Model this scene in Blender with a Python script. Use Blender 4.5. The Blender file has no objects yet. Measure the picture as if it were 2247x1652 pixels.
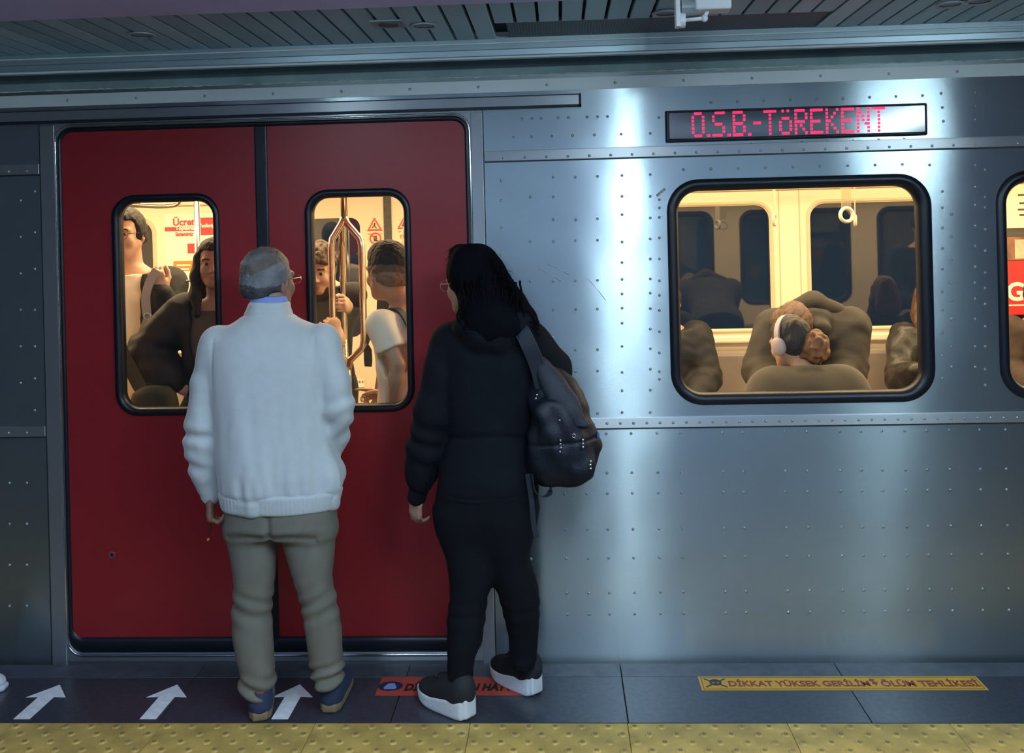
import bpy, bmesh, math, random
import numpy as np
from math import sin, cos, pi, radians, atan, sqrt
from mathutils import Vector, Matrix

random.seed(7)
S = bpy.context.scene
COL = S.collection

# ------------------------------------------------------------------ camera
FPX, DIST, EYE = 2100.0, 3.94, 1.735          # focal length (px of a 2247 px wide frame), distance to the train side, camera height
PSI, RHO = atan(2.35e-5 * FPX), radians(1.4)  # yaw to the left, roll
CX, CY = 1123.5, 525.0
FW = np.array([-sin(PSI), cos(PSI), 0.0])
R0 = np.array([cos(PSI), sin(PSI), 0.0]); U0 = np.array([0, 0, 1.0])
RI = cos(RHO) * R0 - sin(RHO) * U0
UP = sin(RHO) * R0 + cos(RHO) * U0
CAMP = np.array([0.0, -DIST, EYE])
cam_data = bpy.data.cameras.new('camera')
cam = bpy.data.objects.new('camera', cam_data)
COL.objects.link(cam)
cam_data.sensor_fit = 'HORIZONTAL'
cam_data.sensor_width = 36.0
cam_data.lens = 36.0 * FPX / 2247.0
cam_data.shift_y = -(826.0 - CY) / 2247.0
cam_data.clip_start = 0.05
cam.matrix_world = Matrix(((RI[0], UP[0], -FW[0], CAMP[0]), (RI[1], UP[1], -FW[1], CAMP[1]),
                           (RI[2], UP[2], -FW[2], CAMP[2]), (0, 0, 0, 1)))
S.camera = cam

# ------------------------------------------------------------------ world, lights, exposure
W = bpy.data.worlds.new('station_air'); S.world = W; W.use_nodes = True
W.node_tree.nodes['Background'].inputs[0].default_value = (0.30, 0.46, 0.62, 1)
W.node_tree.nodes['Background'].inputs[1].default_value = 0.07
S.view_settings.view_transform = 'Standard'
S.view_settings.look = 'None'
S.view_settings.gamma = 1.0
S.view_settings.use_curve_mapping = False
S.view_settings.exposure = 0.0
S.cycles.max_bounces = 8
S.cycles.transparent_max_bounces = 16
S.cycles.sample_clamp_indirect = 6.0

def area(name, loc, size, size_y, power, color, rot=(0, 0, 0), spread=180):
    l = bpy.data.lights.new(name, 'AREA'); l.shape = 'RECTANGLE'; l.size = size; l.size_y = size_y
    l.energy = power; l.color = color; l.spread = radians(spread)
    o = bpy.data.objects.new(name, l); COL.objects.link(o); o.location = loc; o.rotation_euler = rot
    return o
COOL = (0.56, 0.85, 0.98)
WARM = (1.0, 0.70, 0.40)
area('platform_lamp', (1.2, -6.3, 2.46), 6.0, 2.0, 70, COOL)  # broad fill standing in for the platform's other, unseen lamps
area('platform_lamp', (0.6, -2.9, 2.48), 3.6, 0.5, 30, COOL)
area('ceiling_fill_light', (-0.4, -3.6, 2.2), 4.5, 0.25, 55, (0.54, 0.77, 1.0), (pi, 0, 0))  # added fill aimed upwards to brighten soffit and slats, no fitting of the station
# lamp panels in the ceiling of the car
area('car_lamp', (0.6, 0.80, 2.27), 9.0, 0.25, 185, WARM)
area('car_lamp', (0.6, 1.95, 2.27), 9.0, 0.25, 185, WARM)

# ------------------------------------------------------------------ picture point -> place in the scene, on a plane with its own real depth
def ray(px, py): return FW + RI * ((px - CX) / FPX) - UP * ((py - CY) / FPX)
def at(px, py, Y=0.0):
    d = ray(px, py); return CAMP + d * (Y + DIST) / d[1]
def fl(px, py, Z=0.0):
    d = ray(px, py); return CAMP + d * (Z - EYE) / d[2]
def pxm(px, py, Y):                            # pixels per metre there
    p = at(px, py, Y); return FPX / float((p - CAMP) @ FW)

# ------------------------------------------------------------------ materials
def srgb(*c):
    return tuple(((v / 255.0 + 0.055) / 1.055) ** 2.4 if v > 10 else v / 255.0 / 12.92 for v in c) + (1.0,)
MATS = {}
def mat(name, col, rough=0.5, metal=0.0, bump=0.0, bscale=40.0, var=0.0, vscale=3.0, spec=0.5, coat=0.0, stretch=None, emit=None, estr=1.0, sheen=0.0, sss=0.0):
    if name in MATS: return MATS[name]
    m = bpy.data.materials.new(name); m.use_nodes = True
    nt = m.node_tree; N = nt.nodes; L = nt.links
    b = N['Principled BSDF']
    if len(col) == 3: col = tuple(col) + (1.0,)
    b.inputs['Base Color'].default_value = col
    b.inputs['Roughness'].default_value = rough
    b.inputs['Metallic'].default_value = metal
    b.inputs['Specular IOR Level'].default_value = spec
    b.inputs['Coat Weight'].default_value = coat
    if sheen: b.inputs['Sheen Weight'].default_value = sheen
    if sss:
        b.inputs['Subsurface Weight'].default_value = sss
        b.inputs['Subsurface Radius'].default_value = (0.01, 0.004, 0.002)
    if emit:
        b.inputs['Emission Color'].default_value = emit; b.inputs['Emission Strength'].default_value = estr
    if bump or var:
        tc = N.new('ShaderNodeTexCoord'); mp = N.new('ShaderNodeMapping')
        L.new(tc.outputs['Object'], mp.inputs[0])
        if stretch: mp.inputs['Scale'].default_value = stretch
    if bump:
        n = N.new('ShaderNodeTexNoise'); n.inputs['Scale'].default_value = bscale; n.inputs['Detail'].default_value = 4
        L.new(mp.outputs[0], n.inputs['Vector'])
        bp = N.new('ShaderNodeBump'); bp.inputs['Strength'].default_value = bump; bp.inputs['Distance'].default_value = 0.01
        L.new(n.outputs['Fac'], bp.inputs['Height']); L.new(bp.outputs[0], b.inputs['Normal'])
    if var:
        n2 = N.new('ShaderNodeTexNoise'); n2.inputs['Scale'].default_value = vscale; n2.inputs['Detail'].default_value = 5
        L.new(mp.outputs[0], n2.inputs['Vector'])
        cr = N.new('ShaderNodeValToRGB')
        cr.color_ramp.elements[0].position = 0.3; cr.color_ramp.elements[1].position = 0.7
        cr.color_ramp.elements[0].color = tuple(max(0, c * (1 - var)) for c in col[:3]) + (1,)
        cr.color_ramp.elements[1].color = tuple(min(1, c * (1 + var)) for c in col[:3]) + (1,)
        L.new(n2.outputs['Fac'], cr.inputs[0]); L.new(cr.outputs[0], b.inputs['Base Color'])
    MATS[name] = m
    return m

def steel_mat(name, col, rough, aniso, buckle, metal=0.85):
    m = mat(name, col, rough, metal)
    nt = m.node_tree; N = nt.nodes; L = nt.links; b = N['Principled BSDF']
    b.inputs['Anisotropic'].default_value = aniso
    cx = N.new('ShaderNodeCombineXYZ'); cx.inputs[2].default_value = 1.0     # brushed along the car: highlights stretch upright
    L.new(cx.outputs[0], b.inputs['Tangent'])
    tc = N.new('ShaderNodeTexCoord'); mp = N.new('ShaderNodeMapping'); mp.inputs['Scale'].default_value = (1.6, 1.0, 1.8)
    L.new(tc.outputs['Object'], mp.inputs[0])
    n = N.new('ShaderNodeTexNoise'); n.inputs['Scale'].default_value = 1.6; n.inputs['Detail'].default_value = 0.6
    L.new(mp.outputs[0], n.inputs['Vector'])
    mp2 = N.new('ShaderNodeMapping'); mp2.inputs['Scale'].default_value = (1.5, 1, 160.0)
    L.new(tc.outputs['Object'], mp2.inputs[0])
    n2 = N.new('ShaderNodeTexNoise'); n2.inputs['Scale'].default_value = 2.0; n2.inputs['Detail'].default_value = 3
    L.new(mp2.outputs[0], n2.inputs['Vector'])
    bp = N.new('ShaderNodeBump'); bp.inputs['Strength'].default_value = 1.0; bp.inputs['Distance'].default_value = buckle
    L.new(n.outputs['Fac'], bp.inputs['Height'])
    L.new(bp.outputs[0], b.inputs['Normal'])
    mr = N.new('ShaderNodeMapRange'); mr.inputs['To Min'].default_value = rough - 0.015; mr.inputs['To Max'].default_value = rough + 0.015
    L.new(n2.outputs['Fac'], mr.inputs['Value']); L.new(mr.outputs[0], b.inputs['Roughness'])
    return m

def glass_mat(name, tint, refl, rough=0.0):
    m = bpy.data.materials.new(name); m.use_nodes = True
    nt = m.node_tree; N = nt.nodes; L = nt.links
    for n in list(N):
        if n.type != 'OUTPUT_MATERIAL': N.remove(n)
    out = [n for n in N if n.type == 'OUTPUT_MATERIAL'][0]
    t = N.new('ShaderNodeBsdfTransparent'); t.inputs[0].default_value = tuple(tint) + (1,)
    g = N.new('ShaderNodeBsdfGlossy'); g.inputs['Roughness'].default_value = rough; g.inputs[0].default_value = (1, 1, 1, 1)
    mx = N.new('ShaderNodeMixShader'); mx.inputs[0].default_value = refl
    L.new(t.outputs[0], mx.inputs[1]); L.new(g.outputs[0], mx.inputs[2]); L.new(mx.outputs[0], out.inputs[0])
    MATS[name] = m
    return m

# ------------------------------------------------------------------ object helpers
WL = {}                                        # where each object stands in the world (no object is turned by its parent)
def place(o, loc):
    o.location = Vector(loc) - (WL[o.parent.name] if o.parent else Vector((0, 0, 0)))
    WL[o.name] = Vector(loc); return o
def link(name, me, parent=None, loc=(0, 0, 0)):
    o = bpy.data.objects.new(name, me); COL.objects.link(o)
    o.parent = parent
    return place(o, loc)
def tag(o, label=None, cat=None, group=None, kind=None):
    if label: o['label'] = label
    if cat: o['category'] = cat
    if group: o['group'] = group
    if kind: o['kind'] = kind
    return o
def empty(name, loc=(0, 0, 0), label=None, cat=None, group=None, parent=None):
    o = bpy.data.objects.new(name, None); COL.objects.link(o); o.empty_display_size = 0.1
    o.parent = parent; place(o, loc)
    return tag(o, label, cat, group)
def mesh_bm(name, bm, m, smooth=False):
    me = bpy.data.meshes.new(name); bm.normal_update(); bm.to_mesh(me); bm.free()
    for mm in (m if isinstance(m, (list, tuple)) else [m]): me.materials.append(mm)
    if smooth: me.polygons.foreach_set('use_smooth', [True] * len(me.polygons))
    return me
def bm_box(bm, x0, x1, y0, y1, z0, z1, bev=0.0):
    r = bmesh.ops.create_cube(bm, size=1.0)
    vs = r['verts']
    for v in vs:
        v.co = Vector(((x0 + x1) / 2 + v.co.x * (x1 - x0), (y0 + y1) / 2 + v.co.y * (y1 - y0), (z0 + z1) / 2 + v.co.z * (z1 - z0)))
    if bev:
        es = list({e for v in vs for e in v.link_edges})
        bmesh.ops.bevel(bm, geom=es, offset=bev, segments=2, affect='EDGES', profile=0.5)
    return bm
def box(name, x0, x1, y0, y1, z0, z1, m, parent=None, bev=0.0):
    bm = bmesh.new(); bm_box(bm, x0, x1, y0, y1, z0, z1, bev)
    o = link(name, mesh_bm(name, bm, m), parent)
    return o
def rrect(x0, x1, z0, z1, r, n=8):
    pts = []
    for cx, cz, a0 in ((x1 - r, z1 - r, 0), (x0 + r, z1 - r, 90), (x0 + r, z0 + r, 180), (x1 - r, z0 + r, 270)):
        for i in range(n + 1):
            a = radians(a0 + 90.0 * i / n); pts.append((cx + r * cos(a), cz + r * sin(a)))
    return pts
def bm_plate(bm, outer, holes, y0, y1):
    """upright plate in the XZ plane with holes, from depth y0 (front) to y1 (back)"""
    edges = []
    for loop in [outer] + holes:
        vs = [bm.verts.new((x, y0, z)) for x, z in loop]
        edges += [bm.edges.new((vs[i], vs[(i + 1) % len(vs)])) for i in range(len(vs))]
    r = bmesh.ops.triangle_fill(bm, use_beauty=True, use_dissolve=False, edges=edges)
    fs = [f for f in r['geom'] if isinstance(f, bmesh.types.BMFace)]
    for f in fs:
        f.normal_update()
        if f.normal.y > 0: f.normal_flip()
    if y1 != y0:
        e = bmesh.ops.extrude_face_region(bm, geom=fs, use_keep_orig=True)
        for v in [g for g in e['geom'] if isinstance(g, bmesh.types.BMVert)]: v.co.y = y1
        bmesh.ops.recalc_face_normals(bm, faces=bm.faces)
    return bm
def plate(name, outer, holes, y0, y1, m, parent=None):
    bm = bmesh.new(); bm_plate(bm, outer, holes, y0, y1)
    return link(name, mesh_bm(name, bm, m), parent)
def ring(name, o, i, y0, y1, m, parent=None):   # o, i: rounded-rectangle loops with the same number of points; bevelled gasket
    bm = bmesh.new(); n = len(o)
    def lp(pts, y): return [bm.verts.new((x, y, z)) for x, z in pts]
    mid = [((a[0] * .8 + b[0] * .2), (a[1] * .8 + b[1] * .2)) for a, b in zip(o, i)]
    mid2 = [((a[0] * .25 + b[0] * .75), (a[1] * .25 + b[1] * .75)) for a, b in zip(o, i)]
    ls = [lp(o, y1), lp(o, (y0 + y1) / 2), lp(mid, y0), lp(mid2, y0), lp(i, (y0 + y1) / 2), lp(i, y1)]
    for a, b in zip(ls, ls[1:] + ls[:1]):
        for k in range(n): bm.faces.new((a[k], a[(k + 1) % n], b[(k + 1) % n], b[k]))
    bmesh.ops.recalc_face_normals(bm, faces=bm.faces)
    return link(name, mesh_bm(name, bm, m, True), parent)
def tube_mesh(name, pts, r, m, n=10, closed=False, smooth=True):
    """pts: list of xyz; r: number or list"""
    P = np.array(pts, float); k = len(P)
    rr = np.full(k, r, float) if np.isscalar(r) else np.array(r, float)
    T = np.zeros_like(P)
    if closed:
        T = np.roll(P, -1, 0) - np.roll(P, 1, 0)
    else:
        T[1:-1] = P[2:] - P[:-2]; T[0] = P[1] - P[0]; T[-1] = P[-1] - P[-2]
    T /= np.maximum(np.linalg.norm(T, axis=1)[:, None], 1e-9)
    a = np.array([0, 0, 1.0]) if abs(T[0][2]) < 0.9 else np.array([1.0, 0, 0])
    vs = []; nrm = np.cross(T[0], a); nrm /= np.linalg.norm(nrm)
    for q in range(k):
        nrm = nrm - T[q] * (nrm @ T[q]); nrm /= max(np.linalg.norm(nrm), 1e-9)
        b = np.cross(T[q], nrm)
        for j in range(n):
            t = 2 * pi * j / n; vs.append(P[q] + rr[q] * (cos(t) * nrm + sin(t) * b))
    fs = []
    for q in range(k if closed else k - 1):
        q2 = (q + 1) % k
        for j in range(n):
            fs.append((q * n + j, q * n + (j + 1) % n, q2 * n + (j + 1) % n, q2 * n + j))
    if not closed:
        fs.append(tuple(range(n))[::-1]); fs.append(tuple((k - 1) * n + j for j in range(n)))
    me = bpy.data.meshes.new(name); me.from_pydata([tuple(v) for v in vs], [], fs)
    if m is not None: me.materials.append(m)
    if smooth: me.polygons.foreach_set('use_smooth', [True] * len(me.polygons))
    return me
def tube(name, pts, r, m, parent=None, n=10, closed=False):
    return link(name, tube_mesh(name, pts, r, m, n, closed), parent)
def ribbon(name, pts, nrm, width, thick, m, parent=None):
    """flat strap along pts; nrm: direction(s) the strap's face looks to"""
    P = np.array(pts, float); k = len(P); vs = []; fs = []
    N_ = np.array(nrm, float); N_ = np.tile(N_, (k, 1)) if N_.ndim == 1 else N_
    for q in range(k):
        t = P[min(q + 1, k - 1)] - P[max(q - 1, 0)]; t /= np.linalg.norm(t)
        nn = N_[q] - t * (N_[q] @ t); nn /= np.linalg.norm(nn); s = np.cross(t, nn)
        for a, b in ((-1, -1), (1, -1), (1, 1), (-1, 1)): vs.append(P[q] + s * a * width / 2 + nn * b * thick / 2)
    for q in range(k - 1):
        for j in range(4): fs.append((q * 4 + j, q * 4 + (j + 1) % 4, q * 4 + 4 + (j + 1) % 4, q * 4 + 4 + j))
    fs += [(3, 2, 1, 0), tuple((k - 1) * 4 + j for j in range(4))]
    me = bpy.data.meshes.new(name); me.from_pydata([tuple(v) for v in vs], [], fs); me.materials.append(m)
    o = link(name, me, parent); return o
def bez(pts, n=24):                             # Catmull-Rom through pts
    P = [np.array(p, float) for p in pts]; P = [2 * P[0] - P[1]] + P + [2 * P[-1] - P[-2]]
    out = []; segs = len(P) - 3; per = max(2, n // segs)
    for i in range(segs):
        a, b, c, d = P[i:i + 4]
        for j in range(per):
            t = j / per
            out.append(0.5 * (2 * b + (c - a) * t + (2 * a - 5 * b + 4 * c - d) * t * t + (3 * b - a - 3 * c + d) * t ** 3))
    out.append(P[-2]); return out
def text_mesh(s, w, h, depth=0.002, bold=0.0, shear=0.0):
    """letters as a mesh in XY, centred, fitted to w x h"""
    cu = bpy.data.curves.new('text', 'FONT'); cu.body = s; cu.extrude = 0.1; cu.offset = bold; cu.shear = shear; cu.resolution_u = 3
    ob = bpy.data.objects.new('text', cu); COL.objects.link(ob)
    dg = bpy.context.evaluated_depsgraph_get(); dg.update()
    me = bpy.data.meshes.new_from_object(ob.evaluated_get(dg))
    bpy.data.objects.remove(ob); bpy.data.curves.remove(cu)
    n = len(me.vertices); co = np.empty(n * 3); me.vertices.foreach_get('co', co); co = co.reshape(-1, 3)
    lo, hi = co.min(0), co.max(0)
    co = (co - (lo + hi) / 2) / np.maximum(hi - lo, 1e-6) * np.array([w, h, depth])
    me.vertices.foreach_set('co', co.ravel()); me.materials.clear()
    return me
def wall_text(name, s, x, y, z, w, h, m, parent=None, bold=0.02, depth=0.002):
    me = text_mesh(s, w, h, depth, bold); me.materials.append(m)
    o = link(name, me, parent, (x, y, z)); o.rotation_euler = (pi / 2, 0, 0); return o
# ------------------------------------------------------------------ colours
STEEL = steel_mat('brushed_steel', (0.46, 0.54, 0.57), 0.25, 1.0, 0.005, 0.92)
STEEL_STRIP = steel_mat('steel_strip', (0.55, 0.58, 0.60), 0.36, 0.9, 0.002)
STEEL_DULL = steel_mat('dull_steel', (0.30, 0.36, 0.37), 0.42, 0.5, 0.004)
CHROME = mat('chrome', (0.75, 0.75, 0.74), 0.12, 1.0)
RIVET = mat('rivet_steel', (0.50, 0.56, 0.60), 0.38, 0.8)
CANT = mat('cant_rail_satin', (0.74, 0.80, 0.80), 0.42, 0.1, var=.08, vscale=2)
RUBBER = mat('black_rubber', (0.006, 0.008, 0.014), 0.38, spec=0.4)
SEAM = mat('seam_black', (0.008, 0.012, 0.02), 0.6)
RED = mat('red_paint', (0.265, 0.016, 0.020), 0.36, spec=0.4, var=0.06, vscale=1.5)
ROOFP = mat('roof_paint', (0.30, 0.42, 0.42), 0.5, var=0.2, vscale=6)
SEALANT = mat('white_sealant', (0.75, 0.74, 0.70), 0.6)
ALU = mat('aluminium_profile', (0.42, 0.52, 0.57), 0.36, 0.6)
SLATM = [mat('ceiling_slat_%d' % i, (0.34 + .07 * i, 0.52 + .08 * i, 0.60 + .08 * i), 0.42, 0.2, spec=0.4) for i in range(3)]
DARK = mat('dark_void', (0.012, 0.014, 0.018), 0.8)
SOFF = mat('soffit_lit_tint', (0.68, 0.60, 0.95), 0.35, var=0.05)  # violet light on the soffit is put into its base colour
WHITEP = mat('white_plastic', (0.82, 0.83, 0.82), 0.4)
GLASS = glass_mat('window_glass', (0.93, 0.95, 0.94), 0.055)
GRANITE = mat('black_granite', (0.036, 0.040, 0.050), 0.30, spec=0.5, var=0.35, vscale=45, bump=0.03, bscale=20)
GRANITE2 = mat('grey_edge_granite', (0.060, 0.068, 0.078), 0.38, var=0.4, vscale=14, bump=0.03)
WORN = mat('tactile_worn_top', (0.26, 0.185, 0.06), 0.6, var=.3, vscale=40)
YELLOW = mat('yellow_tactile', (0.52, 0.35, 0.09), 0.55, var=0.30, vscale=9, bump=0.08, bscale=60)
WPAINT = mat('white_floor_paint', (0.86, 0.87, 0.88), 0.6, var=0.12, vscale=30)

# ------------------------------------------------------------------ platform floor
floor = link('floor', mesh_bm('floor', bm_box(bmesh.new(), -4.2, 5.5, -9.6, -0.03, -0.25, -0.016), mat('screed', (0.05, 0.05, 0.055), 0.8)))
tag(floor, 'dark stone platform floor with a yellow tactile strip in front of the train', 'floor', kind='structure')
PITCH = 0.857
def slab_mesh(name, w, d, m, bev=0.0015, th=0.016):
    bm = bmesh.new(); bm_box(bm, -w / 2, w / 2, -d / 2, d / 2, -th, 0, bev); return mesh_bm(name, bm, m)
edge_me = slab_mesh('edge_stone', PITCH - .003, 0.118, GRANITE2)
slab_me = slab_mesh('paving_slab', PITCH - .003, 0.358, GRANITE)
for i in range(-5, 7):
    x = 0.204 + PITCH * i + PITCH / 2
    link('edge_stone', edge_me, floor, (x, -0.0905, 0)); link('paving_slab', slab_me, floor, (x, -0.331, 0))
# tactile tiles with staggered domes
TW = 0.5625
def tactile_mesh():
    bm = bmesh.new(); bm_box(bm, -TW / 2 + .001, TW / 2 - .001, -0.2115, 0.2115, -0.016, 0, 0.001)
    n = 6; dx = TW / n; rows = 8; dy = 0.423 / rows
    for r in range(rows):
        for c in range(n):
            cx = -TW / 2 + dx * (c + (0.25 if r % 2 else 0.75)); cy = -0.2115 + dy * (r + .5)
            lo = [bm.verts.new((cx + .0175 * cos(2 * pi * k / 10), cy + .0175 * sin(2 * pi * k / 10), 0)) for k in range(10)]
            mi = [bm.verts.new((cx + .0135 * cos(2 * pi * k / 10), cy + .0135 * sin(2 * pi * k / 10), .0042)) for k in range(10)]
            hi = [bm.verts.new((cx + .009 * cos(2 * pi * k / 10), cy + .009 * sin(2 * pi * k / 10), .005)) for k in range(10)]
            for k in range(10):
                bm.faces.new((lo[k], lo[(k + 1) % 10], mi[(k + 1) % 10], mi[k])); bm.faces.new((mi[k], mi[(k + 1) % 10], hi[(k + 1) % 10], hi[k]))
            bm.faces.new(hi).material_index = 1
    return mesh_bm('tactile_tile', bm, [YELLOW, WORN])
tac = tactile_mesh()
for i in range(-6, 10):
    link('tactile_tile', tac, floor, (0.201 + TW * (i + .5), -0.513 - 0.2125, 0))
far_me = slab_mesh('paving_slab', PITCH - .003, 0.857, GRANITE)
for j in range(5):
    for i in range(-5, 7):
        link('paving_slab', far_me, floor, (0.204 + PITCH * (i + .5), -0.938 - 0.86 * (j + .5), 0))

# floor arrows
def arrow_mesh():
    a, b = fl(45, 1578), fl(122, 1503)
    L_ = float(b[1] - a[1]); hw = 0.079; sw = 0.031; hl = L_ * 0.37
    pts = [(-sw, -L_ / 2), (sw, -L_ / 2), (sw, L_ / 2 - hl), (hw, L_ / 2 - hl - .004), (0, L_ / 2), (-hw, L_ / 2 - hl - .004), (-sw, L_ / 2 - hl)]
    bm = bmesh.new(); f = bm.faces.new([bm.verts.new((x, y, 0)) for x, y in pts])
    e = bmesh.ops.extrude_face_region(bm, geom=[f])
    for v in [g for g in e['geom'] if isinstance(g, bmesh.types.BMVert)]: v.co.z = 0.0012
    bmesh.ops.recalc_face_normals(bm, faces=bm.faces)
    return mesh_bm('floor_arrow', bm, WPAINT), float((a[1] + b[1]) / 2)
arr_me, ay = arrow_mesh()
for (px, lab) in ((45, 'white arrow on the floor, farthest to the left in the row of three'), (322, 'white floor arrow between the leftmost arrow and the man in the pale jacket'), (611, 'white floor arrow between the feet of the man in the pale jacket')):
    o = link('floor_arrow', arr_me, None, (float(fl(px, 1577)[0]) + 0.006, ay, 0.0004))
    tag(o, lab, 'arrow', 'white arrows on the platform floor')

# yellow warning strip
def flat_poly(name, pts, z0, z1, m, parent=None):
    bm = bmesh.new(); f = bm.faces.new([bm.verts.new((x, y, z0)) for x, y in pts])
    if f.normal.z < 0: f.normal_flip()
    e = bmesh.ops.extrude_face_region(bm, geom=[f])
    for v in [g for g in e['geom'] if isinstance(g, bmesh.types.BMVert)]: v.co.z = z1
    bmesh.ops.recalc_face_normals(bm, faces=bm.faces)
    return link(name, mesh_bm(name, bm, m), parent)
def rect(x0, x1, y0, y1): return [(x0, y0), (x1, y0), (x1, y1), (x0, y1)]
STK_Y = mat('yellow_sticker', (0.68, 0.36, 0.02), 0.45, var=0.1, vscale=8)
STK_B = mat('sticker_border', (0.20, 0.09, 0.02), 0.5)
STK_T = mat('sticker_brown_ink', (0.26, 0.035, 0.012), 0.5)
BLK = mat('black_ink', (0.012, 0.010, 0.012), 0.5)
x0, x1 = float(fl(1537, 1504)[0]), float(fl(2160, 1504)[0]); ya, yb = -0.268, -0.152
yw = empty('warning_sticker', ((x0 + x1) / 2, (ya + yb) / 2, 0), 'long yellow floor sticker with red-brown capitals and a skull, below the large window', 'sticker')
flat_poly('sticker_base', rect(x0, x1, ya, yb), 0.0003, 0.0012, STK_Y, yw)
bw = 0.0035
for r in (rect(x0 + .008, x1 - .008, yb - .012, yb - .012 + bw), rect(x0 + .008, x1 - .008, ya + .012 - bw, ya + .012), rect(x0 + .008, x0 + .008 + bw, ya + .012, yb - .012), rect(x1 - .008 - bw, x1 - .008, ya + .012, yb - .012)):
    flat_poly('border_line', r, 0.0012, 0.0016, STK_B, yw)
def floor_text(name, s, xa, xb, yc, h, m, parent, bold=0.02, shear=0.0):
    me = text_mesh(s, xb - xa, h, 0.0008, bold, shear); me.materials.append(m)
    return link(name, me, parent, ((xa + xb) / 2, yc, 0.0016))
TX = lambda px: float(fl(px, 1504)[0])
floor_text('sticker_words', 'DİKKAT YÜKSEK GERİLİM', TX(1600), TX(1911), -0.207, 0.062, STK_T, yw, 0.03)
floor_text('sticker_words', 'ÖLÜM TEHLİKESİ', TX(1936), TX(2151), -0.207, 0.066, STK_T, yw, 0.03)
bx = TX(1923)
flat_poly('lightning_mark', [(bx - .012, -.175), (bx + .006, -.180), (bx + .001, -.198), (bx + .014, -.203), (bx - .004, -.240), (bx - .001, -.222), (bx - .012, -.216), (bx - .007, -.198), (bx - .016, -.194)], 0.0012, 0.0018, STK_T, yw)
sx = TX(1572)
def skull_mesh(cx, cy):
    bm = bmesh.new()
    for a in (0.62, -0.62):
        d = Vector((cos(a), sin(a) * 1.2, 0)); n = Vector((-d.y, d.x, 0)) * .004
        for k in (1,):
            vs = [bm.verts.new(Vector((cx, cy, .0013)) + d * s + n * t) for s, t in ((-.05, -1), (.05, -1), (.05, 1), (-.05, 1))]
            bm.faces.new(vs)
    c = [bm.verts.new((cx + .024 * cos(t), cy + .006 + .024 * sin(t) * (1 if sin(t) > 0 else 1.2), .0019)) for t in [2 * pi * k / 20 for k in range(20)]]
    bm.faces.new(c)
    return mesh_bm('skull_mark', bm, BLK)
link('skull_mark', skull_mesh(sx, -0.207), yw)
for e in (-.009, .009):
    flat_poly('skull_eye', [(sx + e + .005 * cos(2 * pi * k / 8), -.207 + .005 * sin(2 * pi * k / 8)) for k in range(8)], 0.0019, 0.0022, STK_Y, yw)
# red line sticker under the woman's shoes
STK_R = mat('red_sticker', (0.42, 0.055, 0.03), 0.5, var=0.15, vscale=12)
x0, x1 = float(fl(830, 1508)[0]), float(fl(1160, 1508)[0])
rs = empty('line_sticker', ((x0 + x1) / 2, -0.225, 0), 'red floor sticker with black slanted capitals, partly under the black shoes with white soles', 'sticker')
flat_poly('sticker_base', rect(x0, x1, -0.306, -0.154), 0.0003, 0.0012, STK_R, rs)
floor_text('sticker_words', 'DİKKAT TREN HATTI', TX(890), TX(1132), -0.230, 0.078, BLK, rs, 0.05, 0.15)
ex = TX(858)
flat_poly('train_mark', [(ex + .048 * cos(2 * pi * k / 20), -.230 + .040 * sin(2 * pi * k / 20)) for k in range(20)], 0.0012, 0.0017, mat('emblem_navy', (0.012, 0.015, 0.07), .5), rs)
flat_poly('train_front', [(ex - .02, -.255), (ex + .02, -.255), (ex + .026, -.245), (ex + .012, -.208), (ex - .012, -.208), (ex - .026, -.245)], 0.0017, 0.0021, mat('emblem_blue', (0.25, 0.35, 0.6), .5), rs)

# ------------------------------------------------------------------ canopy over the platform edge
CZ = 2.52
ceil = link('ceiling', mesh_bm('ceiling', bm_box(bmesh.new(), -4.4, 5.6, -9.6, -0.185, CZ + .03, CZ + .2), DARK))
tag(ceil, 'dark metal slat ceiling above the platform edge', 'ceiling', kind='structure')
SP = 0.0815
def slat_mesh(y0, y1, m):
    bm = bmesh.new(); bm_box(bm, -SP / 2 + .0055, SP / 2 - .0055, y0, y1, 0, .022, 0.003); return mesh_bm('slat', bm, m)
GX0, GX1, GY = -0.175, 0.99, -0.47
long_s = [slat_mesh(-0.82, -0.20, m) for m in SLATM]; short_s = [slat_mesh(-0.82, GY, m) for m in SLATM]
x = -1.118 - SP * 34 + SP / 2
rs_ = random.Random(3)
while x < 4.2:
    k = rs_.choice((0, 0, 0, 1, 1, 2))
    inside = GX0 - .02 < x < GX1 + .02
    link('slat', (short_s if inside else long_s)[k], ceil, (x, 0, CZ)); x += SP
# perforated panel beside the fascia
def grille_mat():
    m = mat('perforated_metal', (0.10, 0.115, 0.14), 0.5, 0.4)
    N = m.node_tree.nodes; L = m.node_tree.links; b = N['Principled BSDF']
    tc = N.new('ShaderNodeTexCoord'); v = N.new('ShaderNodeTexBrick')
    v.offset = 0.0; v.inputs['Scale'].default_value = 1.0; v.inputs['Brick Width'].default_value = 0.011; v.inputs['Row Height'].default_value = 0.011
    v.inputs['Mortar Size'].default_value = 0.0028; v.inputs['Color1'].default_value = (0.02, 0.024, 0.035, 1); v.inputs['Color2'].default_value = (0.03, 0.035, 0.05, 1); v.inputs['Mortar'].default_value = (0.14, 0.16, 0.19, 1)
    L.new(tc.outputs['Object'], v.inputs['Vector']); L.new(v.outputs['Color'], b.inputs['Base Color'])
    return m
box('perforated_panel', GX0, GX1, GY, -0.20, CZ + .004, CZ + .02, grille_mat(), ceil)
box('soffit', -4.4, 5.6, -9.6, -0.815, CZ - .012, CZ + .03, SOFF, ceil)
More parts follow.
